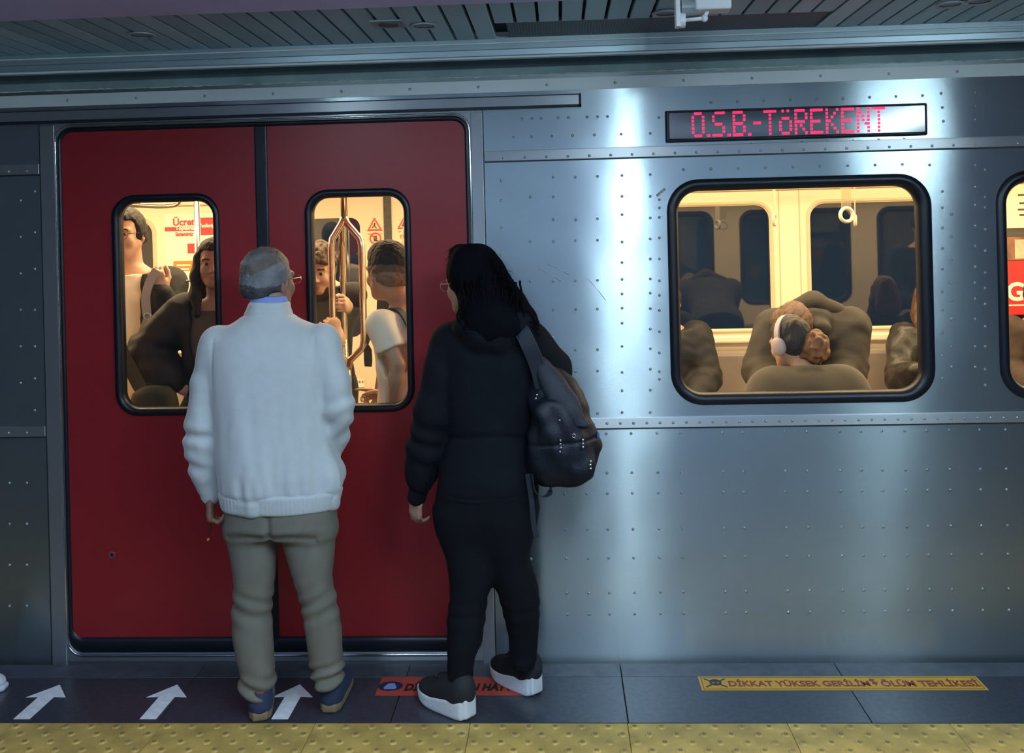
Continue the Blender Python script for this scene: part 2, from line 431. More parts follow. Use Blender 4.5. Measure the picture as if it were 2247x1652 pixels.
# fascia: aluminium profile with grooves
def profile_mesh(name, prof, x0, x1, m):
    bm = bmesh.new(); a = [bm.verts.new((x0, y, z)) for y, z in prof]; b = [bm.verts.new((x1, y, z)) for y, z in prof]; n = len(prof)
    for k in range(n): bm.faces.new((a[k], a[(k + 1) % n], b[(k + 1) % n], b[k]))
    bm.faces.new(a[::-1]); bm.faces.new(b); bmesh.ops.recalc_face_normals(bm, faces=bm.faces)
    return mesh_bm(name, bm, m)
fz = lambda y: float(at(1123, y, -0.2)[2])
Z = [fz(v) for v in (87, 93, 96, 99, 104, 107, 121, 124, 128)]
prof = [(-.200, Z[0] + .02), (-.200, Z[1]), (-.196, Z[1]), (-.196, Z[2] + .001), (-.203, Z[2]), (-.203, Z[3]), (-.199, Z[3]), (-.199, Z[4]), (-.206, Z[4]), (-.206, Z[5]),
        (-.190, Z[5]), (-.188, Z[6]), (-.206, Z[6]), (-.208, Z[7]), (-.206, Z[8]), (-.182, Z[8]), (-.182, Z[0] + .02)]
tr = link('trim_1', profile_mesh('trim_1', prof, -4.4, 5.6, ALU))
tag(tr, 'grooved aluminium edge profile running along the ceiling above the train', 'trim', kind='structure')
for za, zb in ((Z[2], Z[1]), (Z[8], Z[6] - .004)):
    box('fascia_lip', -4.4, 5.6, -.211, -.204, za, zb, CANT, tr, .001)
# ceiling rings and square plate
def torus_mesh(name, R_, r, m, n=28, k=8, flat=0.5):
    pts = [(R_ * cos(2 * pi * i / n), R_ * sin(2 * pi * i / n), 0) for i in range(n)]
    me = tube_mesh(name, pts, r, m, k, True); co = np.empty(len(me.vertices) * 3); me.vertices.foreach_get('co', co); co = co.reshape(-1, 3); co[:, 2] *= flat
    me.vertices.foreach_set('co', co.ravel()); return me
def disc_mesh(name, r, m, n=24, th=0.004):
    bm = bmesh.new(); bmesh.ops.create_cone(bm, cap_ends=True, segments=n, radius1=r, radius2=r, depth=th); return mesh_bm(name, bm, m)
RINGM = mat('ring_grey', (0.42, 0.46, 0.5), 0.4, 0.5)
LENS = mat('lamp_lens_off', (0.05, 0.06, 0.08), 0.2)
for (px, py, lab) in ((310, 75, 'round recessed lamp in the slats at the far left of the ceiling'), (930, 55, 'round recessed lamp with a bright rim beside the square ceiling plate'), (1462, 27, 'round recessed lamp in the slats behind the white camera bracket'), (2085, 8, 'round recessed lamp at the right of the ceiling'), (2150, 1, 'round recessed lamp at the far right of the ceiling, next to another one')):
    p = at(px, py, 0); p = fl(px, py, CZ)
    e = empty('recessed_lamp', (p[0], p[1], CZ), lab, 'lamp', 'round lamps in the slat ceiling')
    link('lamp_rim', torus_mesh('lamp_rim', 0.044, 0.008, RINGM), e, (p[0], p[1], CZ - .004))
    link('lamp_lens', disc_mesh('lamp_lens', 0.042, LENS), e, (p[0], p[1], CZ - .001))
p = fl(852, 50, CZ)
e = empty('ceiling_speaker', (p[0], p[1], CZ), 'square grey ceiling plate with a dark round grille in it', 'speaker')
o = box('speaker_plate', -.06, .06, -.055, .055, -.007, 0, mat('plate_grey', (0.30, 0.34, 0.38), .45, .3), e, 0.002); place(o, (p[0], p[1], CZ))
link('speaker_grille', disc_mesh('speaker_grille', 0.036, mat('grille_dark', (0.05, 0.055, 0.07), .5), 24, .004), e, (p[0], p[1], CZ - .008))

# ------------------------------------------------------------------ white surveillance camera hanging from the soffit
YC = -1.02
def cw(px, py, dy=0): return at(px, py, YC + dy)
a, b = cw(1482, 61), cw(1493, 61)
cc = empty('surveillance_camera', (float((a[0] + b[0]) / 2), YC, CZ - .012), 'white surveillance camera on a bracket hanging from the ceiling, cut by the frame top', 'camera')
zt = CZ - .012
WP2 = mat('camera_white', (0.92, 0.93, 0.93), 0.35)
box('mounting_bar', a[0], b[0], YC - .02, YC + .02, a[2], zt, WP2, cc, .003)
box('ceiling_plate', a[0] - .04, b[0] + .04, YC - .05, YC + .05, zt - .008, zt, WP2, cc, .002)
c = cw(1494, 45); dm = disc_mesh('bracket_boss', 0.023, WP2, 20, .016); o = link('bracket_boss', dm, cc, (c[0] + .004, YC, c[2])); o.rotation_euler = (0, pi / 2, 0)
c2 = cw(1546, 40)
tube('bracket_arm', [(c[0], YC, c[2]), (c2[0], YC, c2[2])], 0.006, WP2, cc)
bm = bmesh.new(); bmesh.ops.create_uvsphere(bm, u_segments=14, v_segments=10, radius=0.0105)
o = link('ball_joint', mesh_bm('ball_joint', bm, WP2, True), cc, tuple(c2)); o.scale = (1, 1, 1.1)
q0, q1 = cw(1523, 27), cw(1601, 1)
box('camera_body', q0[0], q1[0], YC - .035, YC + .035, q0[2], q1[2] + .045, WP2, cc, .006)
box('sunshade', q0[0] - .018, q1[0] + .006, YC - .042, YC + .042, q1[2] + .010, q1[2] + .052, WP2, cc, .008)
l0 = cw(1512, 14)
o = link('lens_barrel', disc_mesh('lens_barrel', 0.026, mat('lens_grey', (0.35, .4, .4), .35), 20, .05), cc, (l0[0], YC, l0[2] - .002)); o.rotation_euler = (0, pi / 2, 0)
o = link('lens_glass', disc_mesh('lens_glass', 0.019, LENS, 20, .004), cc, (l0[0] - .026, YC, l0[2] - .002)); o.rotation_euler = (0, pi / 2, 0)
tube('camera_stem', [(c2[0], YC, c2[2]), (c2[0] + .01, YC, q0[2] + .004)], 0.006, WP2, cc)

# ------------------------------------------------------------------ tube lamps on the soffit, over the photographer's head
TUBE = mat('lamp_tube', (0.9, 0.95, 1.0), .4, emit=(0.66, 0.89, 1.0, 1), estr=95.0)
TUBE2 = mat('lamp_tube_old', (0.9, 0.95, 1.0), .4, emit=(0.66, 0.89, 1.0, 1), estr=40.0)
for (xl, m_, lab) in ((0.44, TUBE, 'bright tube lamp on the ceiling between two others, out of the picture above'), (2.24, TUBE, 'bright tube lamp on the ceiling at the far right, out of the picture above'), (-1.36, TUBE2, 'dimmer tube lamp on the ceiling at the far left, out of the picture above')):
    e = empty('tube_lamp', (xl, -2.5, 2.50), lab, 'lamp', 'tube lamps on the platform ceiling')
    for dx in (-.05, .05): tube('lamp_tube', [(xl + dx, -1.9, 2.435), (xl + dx, -3.1, 2.435)], .017, m_, e, 10)
    box('lamp_body', xl - .045, xl + .045, -3.14, -1.86, 2.475, 2.508, WHITEP, e, .004)

# ------------------------------------------------------------------ unseen glowing panel added on the back wall to streak the brushed steel
for (xl, st_, lab) in ((0.93, 8.0, 'tall narrow glowing panel added behind the photographer to streak the steel'),):
    e = empty('streak_panel', (xl, -9.56, .1), lab, 'light', 'glowing panels added to streak the steel')
    box('panel_face', xl - .12, xl + .12, -9.60, -9.56, .12, 2.36, mat('panel_glow_%d' % st_, (.9, .9, .9), .4, emit=(0.72, 0.90, 1.0, 1), estr=st_), e)
    for dx in (-.14, .12): box('panel_frame', xl + dx, xl + dx + .02, -9.60, -9.545, .10, 2.38, WHITEP, e)

# ------------------------------------------------------------------ wall behind the photographer (seen in the steel only)
wb = link('wall_back', mesh_bm('wall_back', bm_box(bmesh.new(), -4.4, 5.6, -9.75, -9.6, -.02, CZ + .2), mat('wall_tiles', (0.30, 0.36, 0.40), .5, var=.2, vscale=2)))
tag(wb, 'grey tiled station wall at the back of the platform', 'wall', kind='structure')
# ------------------------------------------------------------------ the metro car
car = empty('metro_car', (0, 1.37, 0), 'brushed steel metro car with red double doors and lit windows at the platform', 'train')
XL, XR = -4.2, 5.4
DL0, DL1 = -2.115, -0.358          # door opening
SL, SR = -2.183, -0.302            # seams of the door posts
ZB, ZU = 0.951, 2.058              # lower and upper belt lines
WZ0, WZ1 = 1.035, 1.966
WIN = [(0.438, 1.508), (1.752, 2.822), (3.066, 4.136)]
WINL = [(-2.822 - 1.07 + 0.0, -2.915)]
holes = lambda ws, g=0.0: [rrect(a + g, b - g, WZ0 + g, WZ1 - g, 0.135 - g * .6) for a, b in ws]
def rct(x0, x1, z0, z1): return [(x0, z0), (x1, z0), (x1, z1), (x0, z1)]
plate('side_panel', rct(SR, XR, ZB, ZU), holes(WIN, .02), 0, .03, STEEL, car)
plate('side_panel', rct(XL, SL, ZB, ZU), holes(WINL, .02), 0, .03, STEEL, car)
plate('lower_panel', rct(SR, XR, -.30, ZB - .004), [], 0.002, .03, STEEL, car)
plate('lower_panel', rct(XL, SL, -.30, ZB - .004), [], 0.002, .03, STEEL, car)
plate('upper_panel', rct(SR, XR, ZU + .003, 2.395), [], 0, .03, STEEL, car)
plate('upper_panel', rct(XL, SR, 2.255, 2.395), [], 0.0005, .03, STEEL, car)
plate('upper_panel', rct(XL, SL, ZU + .003, 2.255), [], 0, .03, STEEL, car)
box('door_post', SR - .053, SR - .003, -.003, .03, -.30, 2.262, STEEL_STRIP, car, .002)
box('door_post', SL + .003, SL + .066, -.003, .03, -.30, 2.262, STEEL_STRIP, car, .002)
box('post_seam', SR - .003, SR + .001, -.002, .0, -.05, 2.27, SEAM, car)
box('post_seam', SL - .001, SL + .003, -.002, .0, -.05, 2.27, SEAM, car)
# belt strips with a dark lap joint below each
for (x0, x1) in ((SR + .002, XR), (XL, SL - .002)):
    for zb in (ZB, ZU):
        box('belt_strip', x0, x1, -.006, .002, zb, zb + .043, STEEL_STRIP, car, .002)
        box('lap_joint', x0, x1, -.003, .002, zb - .005, zb, SEAM, car)
# door track cover over the doors
zt0, zt1 = 2.272, 2.325
tx1 = float(at(1275, 220)[0])
box('track_cover', XL, tx1 - .008, -.016, .0, zt0 + .008, zt1 - .004, STEEL_STRIP, car, .002)
box('track_edge', XL, tx1, -.019, .001, zt0, zt0 + .009, SEAM, car)
box('track_edge', XL, tx1, -.012, .001, zt1 - .005, zt1, SEAM, car)
box('track_edge', tx1 - .009, tx1, -.019, .001, zt0, zt1, SEAM, car)
# header, cant rail and roof shoulder
plate('cant_rail', rct(XL, XR, 2.342, 2.392), [], -.004, .01, CANT, car)
plate('joint_strip', rct(XL, XR, 2.392, 2.408), [], -.002, .01, STEEL_DULL, car)
bm = bmesh.new(); prof = []
for k in range(13):
    t = k / 12; prof.append((0.002 + 0.32 * t ** 2.0, 2.406 + 0.22 * sin(t * pi / 2)))
a_ = [bm.verts.new((XL, y, z)) for y, z in prof]; b_ = [bm.verts.new((XR, y, z)) for y, z in prof]
for k in range(12): bm.faces.new((a_[k], b_[k], b_[k + 1], a_[k + 1]))
link('roof_shoulder', mesh_bm('roof_shoulder', bm, ROOFP, True), car)
# ragged bead of sealant
rs_ = random.Random(5); pts = []; rad = []
x = XL
while x < XR:
    pts.append((x, -.001 + rs_.uniform(-.001, .001), 2.409 + rs_.uniform(-.0016, .0016))); rad.append(rs_.choice((.0012, .002, .0028, .0032))); x += rs_.uniform(.008, .03)
tube('sealant_bead', pts, rad, SEALANT, car, 5)
# rivets
def rivet_mesh(pts, r=0.0062):
    bm = bmesh.new()
    for x, y, z in pts:
        lo = [bm.verts.new((x + r * cos(2 * pi * k / 8), y, z + r * sin(2 * pi * k / 8))) for k in range(8)]
        mi = [bm.verts.new((x + r * .7 * cos(2 * pi * k / 8), y - r * .5, z + r * .7 * sin(2 * pi * k / 8))) for k in range(8)]
        t = bm.verts.new((x, y - r * .68, z))
        for k in range(8):
            bm.faces.new((lo[k], lo[(k + 1) % 8], mi[(k + 1) % 8], mi[k])); bm.faces.new((mi[k], mi[(k + 1) % 8], t))
    bmesh.ops.recalc_face_normals(bm, faces=bm.faces)
    return mesh_bm('rivets', bm, RIVET, True)
RV = []
def rv(px, py, y=0.0):
    p = at(px, py); RV.append((float(p[0]), y, float(p[2])))
for cx, ys in ((1164, (432, 530, 617)), (1214, (389, 432, 482, 530, 617, 680, 740)), (1263, (389, 482, 528, 616, 679, 768, 815)), (1311, (387, 480, 527, 615, 678, 767, 814, 907)),
               (1365, (385, 431, 471, 531, 576, 613, 645, 676, 709, 760, 817, 857, 905)), (1427, (383, 431, 478, 524, 568, 612, 643, 677, 722, 765, 810, 856, 905)),
               (1447, (438, 456, 477, 522, 568, 616, 648, 681, 728, 774, 815, 832)), (1100, (396, 440, 500, 560)), (2068, (420, 456, 500, 545, 590, 640, 680, 730, 780, 830)),
               (2088, (470, 520, 570, 620, 660, 700, 760, 805)), (2140, (362, 410, 450, 495, 540, 585, 620, 655, 700, 760, 805)), (2162, (372, 432, 455, 503, 550, 598, 632, 667, 716, 760, 810, 845)),
               (45, (440, 520, 600, 680, 760, 840)), (76, (420, 510, 590, 680, 760, 830, 900))):
    for y in ys: rv(cx, y)
for y in range(383, 432, 16): rv(1443 + (y - 383) * .3, 428 - (y - 383) * .25)
for k in range(10): rv(1500 + k * 60, 372 - k * 1.4 if k < 9 else 362)
for x in (1146, 1168, 1187, 1225, 1247, 1288, 1311, 1333): rv(x, 262 - (x - 1100) * .028)
for x in (1127, 1166, 1211, 1256, 1304, 1363, 1427): rv(x, 301 - (x - 1127) * .028)
for k in range(9): rv(1560 + k * 58, 225 - k * 1.9)
for k in range(10): rv(1480 + k * 56, 322 - k * 1.9)
for (x, y) in ((2065, 205), (2068, 236), (2070, 266), (2140, 203), (2140, 232), (2140, 262), (1470, 270), (1446, 258)): rv(x, y)
for px in range(1105, 2300, 47): p = at(px, 345); RV.append((float(p[0]), -.006, ZU + .012))
for px in range(1100, 2300, 29): p = at(px, 930); RV.append((float(p[0]), -.006, ZB + .020))
for px in (20, 60): RV.append((float(at(px, 370)[0]), -.006, ZU + .015)); RV.append((float(at(px, 950)[0]), -.006, ZB + .018))
for cx in (1105, 1160, 1237, 1285, 1330, 1385, 1442, 1493, 1585, 1630, 1722, 1770, 1843, 1889, 1935, 1986, 2033, 2083, 2150, 2207):
    for y in (952, 1038, 1083, 1162, 1225, 1301, 1348): rv(cx + (y - 950) * .02, y - (cx - 1300) * .010, .002)
for cx in (20, 58):
    for y in (1060, 1150, 1240, 1330): rv(cx, y, .002)
for k in range(14): p = at(150 + 150 * k, 226 - 3.6 * k); RV.append((float(p[0]), -.004, 2.366))
o = link('rivets', rivet_mesh(RV), car); o['kind'] = 'stuff'
# scratches on the panel behind the woman
for (xa, ya, xb, yb) in ((1182, 590, 1232, 618), (1202, 580, 1250, 604), (1290, 612, 1330, 660)):
    p, q = at(xa, ya), at(xb, yb)
    tube('scratch', [(p[0], -.0002, p[2]), ((p[0] + q[0]) / 2, -.0004, (p[2] + q[2]) / 2 + .003), (q[0], -.0002, q[2])], 0.0011, CHROME, car, 4)

# big windows
for (a, b) in WIN + WINL:
    w = ring('window_frame', rrect(a, b, WZ0, WZ1, .135), rrect(a + .05, b - .062, WZ0 + .052, WZ1 - .052, .085), -.014, .032, RUBBER, car)
    plate('window_pane', rrect(a + .03, b - .04, WZ0 + .03, WZ1 - .03, .1), [], .010, .016, GLASS, w)
# destination sign
sx0, sx1, sz0, sz1 = 0.444, 1.489, 2.114, 2.243
SIGNB = mat('sign_black', (0.004, 0.006, 0.016), 0.12, spec=0.6)
sg = box('destination_sign', sx0, sx1, -.010, .0, sz0, sz1, SIGNB, car, .002)
ring('sign_bezel', rrect(sx0, sx1, sz0, sz1, .004, 2), rrect(sx0 + .016, sx1 - .006, sz0 + .014, sz1 - .010, .004, 2), -.018, .0, RUBBER, sg)
LED = mat('red_led', (0.6, 0.0, 0.05), .4, emit=(1.0, 0.008, 0.075, 1), estr=2.2)
FONT = {'O': '01110 10001 10001 10001 10001 10001 01110', '.': '0 0 0 0 0 0 1', 'S': '01111 10000 10000 01110 00001 00001 11110', 'B': '11110 10001 10001 11110 10001 10001 11110',
        '-': '000 000 000 111 000 000 000', 'T': '11111 00100 00100 00100 00100 00100 00100', 'Ö': '01010 00000 01110 10001 10001 10001 01110', 'R': '11110 10001 10001 11110 10100 10010 10001',
        'E': '11111 10000 10000 11110 10000 10000 11111', 'K': '10001 10010 10100 11000 10100 10010 10001', 'N': '10001 11001 10101 10101 10011 10001 10001'}
msg = 'O.S.B.-TÖREKENT'
cols = sum(len(FONT[c].split()[0]) + 1 for c in msg) - 1
lx0, lx1 = float(at(1517, 275)[0]), float(at(1941, 262)[0]); step = (lx1 - lx0) / cols
zc = [float(at(1725, y)[2]) for y in (293, 244)]; stz = (zc[1] - zc[0]) / 6.0
x = lx0
for ch in msg:
    rows = FONT[ch].split(); bm = bmesh.new()
    for r, row in enumerate(rows):
        for c, v in enumerate(row):
            if v == '1':
                cx = x + (c + .5) * step; cz = zc[1] - r * stz
                hw_ = step * (.44 if ch != '.' else .6)
                bm_box(bm, cx - hw_, cx + hw_, -.0115, -.0101, cz - stz * .34, cz + stz * .34)
    link('led_letter', mesh_bm('led_letter', bm, LED), sg)
    x += (len(rows[0]) + 1) * step

# doors
DW = [(-1.882, -1.416), (-1.061, -0.610)]
LEAF = [(DL0 + .022, -1.259), (-1.212, DL1 - .020)]
ZD0, ZD1 = 0.100, 2.232
for (la, lb), (wa, wb) in zip(LEAF, DW):
    left = wa < -1.3
    pts = rrect(la, lb, ZD0, ZD1, .05)
    n = 9
    outer = [(la, ZD0), (lb, ZD0)] + ([(lb, ZD1)] + [p for p in pts[n:2 * n]] if left else [p for p in pts[0:n]] + [(la, ZD1)])
    lf = plate('door_leaf', outer, [rrect(wa + .012, wb - .012, WZ0 + .004, WZ1 - .012, .088)], .004, .035, RED, car)
    ring('window_frame', rrect(wa, wb, 1.029, 1.964, .100), rrect(wa + .036, wb - .034, 1.064, 1.927, .066), -.010, .038, RUBBER, lf)
    plate('window_pane', rrect(wa + .02, wb - .02, 1.05, 1.945, .08), [], .012, .018, GLASS, lf)
    if left:
        p = at(245, 1218)
        o = link('door_bolt', torus_mesh('door_bolt', .0115, .004, mat('bolt_red', (0.36, 0.09, 0.10), .3, .3), 16, 6, .8), lf, (p[0], .003, p[2])); o.rotation_euler = (pi / 2, 0, 0)
        o = link('bolt_hole', disc_mesh('bolt_hole', .009, SEAM, 14, .003), lf, (p[0], .003, p[2])); o.rotation_euler = (pi / 2, 0, 0)
box('door_seal', -1.262, -1.209, -.004, .03, ZD0 - .02, ZD1 + .004, RUBBER, car, .006)
# gasket around both leaves, chrome rim, sill
oo = rrect(DL0 + .006, DL1 - .004, .030, 2.256, .066); ii = rrect(DL0 + .026, DL1 - .024, ZD0 + .002, ZD1 - .002, .05)
ring('door_gasket', oo, ii, -.005, .02, RUBBER, car)
plate('door_surround', rct(DL0 - .012, DL1 + .012, .0, 2.268), [rrect(DL0 + .010, DL1 - .008, .034, 2.252, .064)], -.001, .006, STEEL_STRIP, car)
rim = [(x, -.006, z) for x, z in rrect(DL0 + .003, DL1 - .001, .026, 2.259, .069)]
tube('door_rim', rim, .0045, CHROME, car, 8, True)
box('door_sill', DL0 + .02, DL1 - .02, .01, .06, .03, ZD0, mat('sill_black', (0.012, 0.012, 0.014), .7, var=.5, vscale=40), car)
plate('under_sill', rct(SL + .06, SR - .05, -.30, .035), [], 0.003, .03, STEEL_DULL, car)

# ------------------------------------------------------------------ inside of the car
YF = 2.74
CREAM = mat('cream_panel', (0.82, 0.72, 0.52), 0.45, var=.03)
CREAM2 = mat('cream_molding', (0.86, 0.78, 0.60), 0.35)
BEIGE = mat('beige_door', (0.66, 0.54, 0.38), 0.45, var=.04)
GREYB = mat('seat_grey', (0.24, 0.20, 0.17), 0.55, var=.12, vscale=5)
DGLASS = mat('dark_mirror_glass', (0.006, 0.014, 0.04), 0.03, spec=0.5)
DGLASS.node_tree.nodes['Principled BSDF'].inputs['IOR'].default_value = 2.0
FZ0, FZ1 = 1.080, 1.930
CFLOOR = 0.10
box('car_floor', XL, XR, .04, YF + .1, .02, CFLOOR, mat('car_floor_grey', (0.12, 0.11, 0.10), .5, var=.2, vscale=20), car)
box('car_ceiling', XL, XR, .04, YF + .1, 2.30, 2.34, CREAM2, car)
box('end_wall', XL - .04, XL, .04, YF + .1, .0, 2.34, CREAM, car); box('end_wall', XR, XR + .04, .04, YF + .1, .0, 2.34, CREAM, car)
FW1 = [(0.43, 1.448), (1.727, 2.745), (3.024, 4.042)]; FWL = [(-3.93, -2.892)]
FD = [(-1.80, -1.405), (-1.03, -0.635)]
FDX0, FDX1 = -2.10, -0.36
allh = [rrect(a, b, FZ0, FZ1, .10) for a, b in FW1]
plate('far_wall', rct(FDX1 + .0, XR, CFLOOR, 2.30), allh, YF, YF + .05, CREAM, car)
plate('far_wall', rct(XL, FDX0, CFLOOR, 2.30), [rrect(a, b, FZ0, FZ1, .10) for a, b in FWL], YF, YF + .05, CREAM, car)
plate('far_wall', rct(FDX0, FDX1, 2.12, 2.30), [], YF, YF + .05, CREAM, car)
for (a, b) in FW1 + FWL:
    f = ring('far_window_frame', rrect(a - .03, b + .03, FZ0 - .03, FZ1 + .03, .12), rrect(a, b, FZ0, FZ1, .10), YF - .012, YF + .03, mat('cream_window_frame', (0.62, 0.52, 0.36), .4), car)
    plate('far_window_pane', rrect(a - .02, b + .02, FZ0 - .02, FZ1 + .02, .1), [], YF + .02, YF + .026, DGLASS, f)
for (la, lb), (a, b) in zip(((FDX0, -1.232), (-1.182, FDX1)), FD):
    lf = plate('far_door_leaf', rct(la, lb, CFLOOR, 2.12), [rrect(a, b, FZ0 - .01, 1.915, .07)], YF + .03, YF + .06, BEIGE, car)
    plate('far_door_pane', rrect(a - .02, b + .02, FZ0 - .03, 1.935, .07), [], YF + .045, YF + .05, DGLASS, lf)
box('far_door_seal', -1.234, -1.180, YF + .02, YF + .06, CFLOOR, 2.12, mat('seal_grey', (0.05, 0.045, 0.04), .6, var=.4, vscale=60), car)
# door safety signs
RINK = mat('sign_red', (0.62, 0.06, 0.04), .5); BINK = mat('sign_black_ink', (0.05, 0.04, 0.035), .6); PAPER = mat('sign_paper', (0.85, 0.76, 0.58), .5)
def tri_sign(cx, cz, s):
    o_ = [(cx - s, cz - s * .8), (cx + s, cz - s * .8), (cx, cz + s * .95)]; i_ = [(cx + (x - cx) * .68, cz - s * .13 + (z - cz + s * .13) * .68) for x, z in o_]
    g = plate('warning_triangle', o_, [i_], YF + .026, YF + .03, RINK, car)
    tube('figure_mark', [(cx - s * .3, YF + .027, cz - s * .42), (cx - s * .05, YF + .027, cz - s * .05), (cx + s * .22, YF + .027, cz - s * .45)], s * .07, BINK, g, 6)
    tube('figure_mark', [(cx - s * .05, YF + .027, cz - s * .05), (cx + s * .05, YF + .027, cz + s * .22)], s * .09, BINK, g, 6)
    box('caption_bar', cx - s * .9, cx + s * .9, YF + .027, YF + .03, cz - s * 1.25, cz - s * 1.1, mat('caption_tan', (0.45, 0.28, 0.16), .6), g)
tri_sign(-1.301, 1.862, .055); tri_sign(-1.09, 1.867, .05)
p = at(822, 523, YF)
cir = [(p[0] + .042 * cos(2 * pi * k / 24), p[2] + .042 * sin(2 * pi * k / 24)) for k in range(24)]; cii = [(p[0] + .032 * cos(2 * pi * k / 24), p[2] + .032 * sin(2 * pi * k / 24)) for k in range(24)]
g = plate('no_hand_sign', cir, [cii], YF + .026, YF + .03, RINK, car)
box('hand_palm', p[0] - .012, p[0] + .012, YF + .027, YF + .03, p[2] - .02, p[2] + .004, BINK, g)
for k in range(4): box('hand_finger', p[0] - .012 + k * .0065, p[0] - .0075 + k * .0065, YF + .027, YF + .03, p[2] + .004, p[2] + .020, BINK, g)
tube('red_slash', [(p[0] - .025, YF + .024, p[2] + .025), (p[0] + .025, YF + .024, p[2] - .025)], .004, RINK, g, 6)
p = at(788, 843, YF)
g = box('small_notice', p[0] - .04, p[0] + .03, YF + .026, YF + .03, p[2] - .025, p[2] + .03, PAPER, car)
for k in range(3): box('print_mark', p[0] - .03 + .022 * k, p[0] - .018 + .022 * k, YF + .024, YF + .027, p[2] + .006, p[2] + .022, mat('print_brown', (0.3, 0.2, .12), .6), g)
# poster on the far wall
pa, pb = at(358, 478, YF - .001), at(470, 640, YF - .001)
PX0, PX1, PZ0, PZ1 = -2.80, -2.30, 1.20, 1.97
po = box('fare_poster', PX0, PX1, YF - .006, YF, PZ0, PZ1, mat('poster_white', (0.86, 0.78, 0.66), .4), car)
PR = mat('poster_red', (0.72, 0.05, 0.05), .5); PO = mat('poster_orange', (0.80, 0.24, 0.03), .5); PW = mat('poster_print_white', (0.9, 0.82, 0.72), .5)
def W2(px, py): q = at(px, py, YF - .006); return float(q[0]), float(q[2])
(xa, za), (xb, zb) = W2(380, 495), W2(427, 475)
wall_text('poster_words', 'Ücret', (xa + xb) / 2, YF - .007, (za + zb) / 2, xb - xa, .066, PR, po, .03)
(xa, za), (xb, zb) = W2(358, 508), W2(470, 496)
box('poster_band', PX0 + .003, PX1 - .002, YF - .008, YF - .005, za, zb, PR, po)
(xc, zc_), (xd, zd) = W2(440, 516), W2(470, 477)
box('poster_band', xc, PX1 - .002, YF - .009, YF - .005, zc_, zd, PR, po)
(xa, z1), (xb, z2) = W2(385, 502), W2(427, 502)
wall_text('poster_words', 'Toplama', (xa + xb) / 2, YF - .010, z1, xb - xa, .036, PW, po, .03)
wall_text('poster_words', 'Yenileniyor', W2(458, 496)[0], YF - .011, W2(455, 496)[1], .14, .036, PW, po, .03)
(xa, z1), (xb, z2) = W2(385, 513), W2(424, 513)
wall_text('poster_words', 'Sistemimiz', (xa + xb) / 2, YF - .007, z1 - .003, xb - xa, .030, PR, po, .03)
(xa, za), (xb, zb) = W2(412, 556), W2(434, 534)
box('poster_square', xa, xb, YF - .008, YF - .005, za, zb, PR, po)
(xa, za), (xb, zb) = W2(381, 595), W2(427, 572)
box('poster_label', xa, xb, YF - .008, YF - .005, za, zb, PO, po, .002)
for k in range(2): box('print_line', xa + .025 + .015 * k, xb - .03 - .01 * k, YF - .0095, YF - .007, zb - .035 - .028 * k, zb - .024 - .028 * k, PW, po)
# sill, ledge and seat backs along the far wall
for (x0, x1) in ((FDX1 + .05, XR), (XL, FDX0 - .05)):
    box('sill_ledge', x0, x1, YF - .05, YF, .985, 1.035, CREAM2, car, .012)
    box('seat_back', x0, x1, YF - .16, YF - .01, .45, .94, GREYB, car, .03)
    box('seat_bench', x0, x1, YF - .60, YF - .16, .40, .52, GREYB, car, .03)
    box('seat_plinth', x0, x1, YF - .50, YF - .05, CFLOOR, .40, mat('plinth_grey', (0.18, .16, .14), .6), car)
    box('cove_panel', x0, x1, YF - .03, YF, 2.03, 2.08, CREAM2, car, .01)
    box('near_seat_bench', x0, x1, .08, .52, .40, .52, GREYB, car, .03)
    box('near_seat_back', x0, x1, .05, .10, .45, .86, GREYB, car, .02)
for k in range(-2, 3):
    pass
for xs in (1.515, 1.655): box('panel_joint', xs - .003, xs + .003, YF - .002, YF, 1.04, 2.28, mat('joint_tan', (0.5, .4, .26), .6), car)
for xs in (0.3, 1.45, 2.6): box('seat_joint', xs, xs + .006, YF - .163, YF - .155, .47, .93, SEAM, car)
# lining on the inside of the near wall (seen mirrored in the far panes)
plate('near_lining', rct(SR, XR, CFLOOR, 2.30), [rrect(a, b, WZ0, WZ1, .12) for a, b in WIN], .034, .046, CREAM, car)
plate('near_lining', rct(XL, SL, CFLOOR, 2.30), [rrect(a, b, WZ0, WZ1, .12) for a, b in WINL], .034, .046, CREAM, car)
# lamp diffusers in the car ceiling
LITE = mat('lamp_diffuser', (0.9, 0.85, 0.7), .5, emit=(1.0, 0.78, 0.45, 1), estr=2.0)
for y in (0.80, 1.95): box('lamp_diffuser', XL + .1, XR - .1, y - .12, y + .12, 2.285, 2.30, LITE, car)

# grab poles
POLE = mat('polished_pole', (0.80, 0.72, 0.55), 0.16, 1.0)
YP = 0.62
def pw(px, py, dy=0.0): return at(px, py, YP + dy)
top = pw(750, 435); sp = pw(750, 490); l1 = pw(723, 532); r1 = pw(797, 532); l2 = pw(751, 745, 0); r2 = pw(806, 755); jn = pw(767, 793); bt = pw(772, 900)
vx = float((top[0] + jn[0]) / 2); hw = float(r1[0] - l1[0]) / 2
def vz(p): return float(p[2])
pole = tube('grab_pole', [(vx, YP, 2.30), (vx, YP, vz(sp) + .02)], .017, POLE, car, 14)
tube('pole_branch', [(vx, YP, vz(sp) + .03), (vx + .012, YP, vz(sp)), (vx + hw * .9, YP, vz(r1) + .02), (vx + hw, YP, vz(r1) - .02), (vx + hw, YP, vz(r2) + .02), (vx + hw * .9, YP, vz(r2) - .02), (vx + .012, YP, vz(jn) + .005), (vx, YP, vz(jn) - .04)], .0165, POLE, pole, 14)
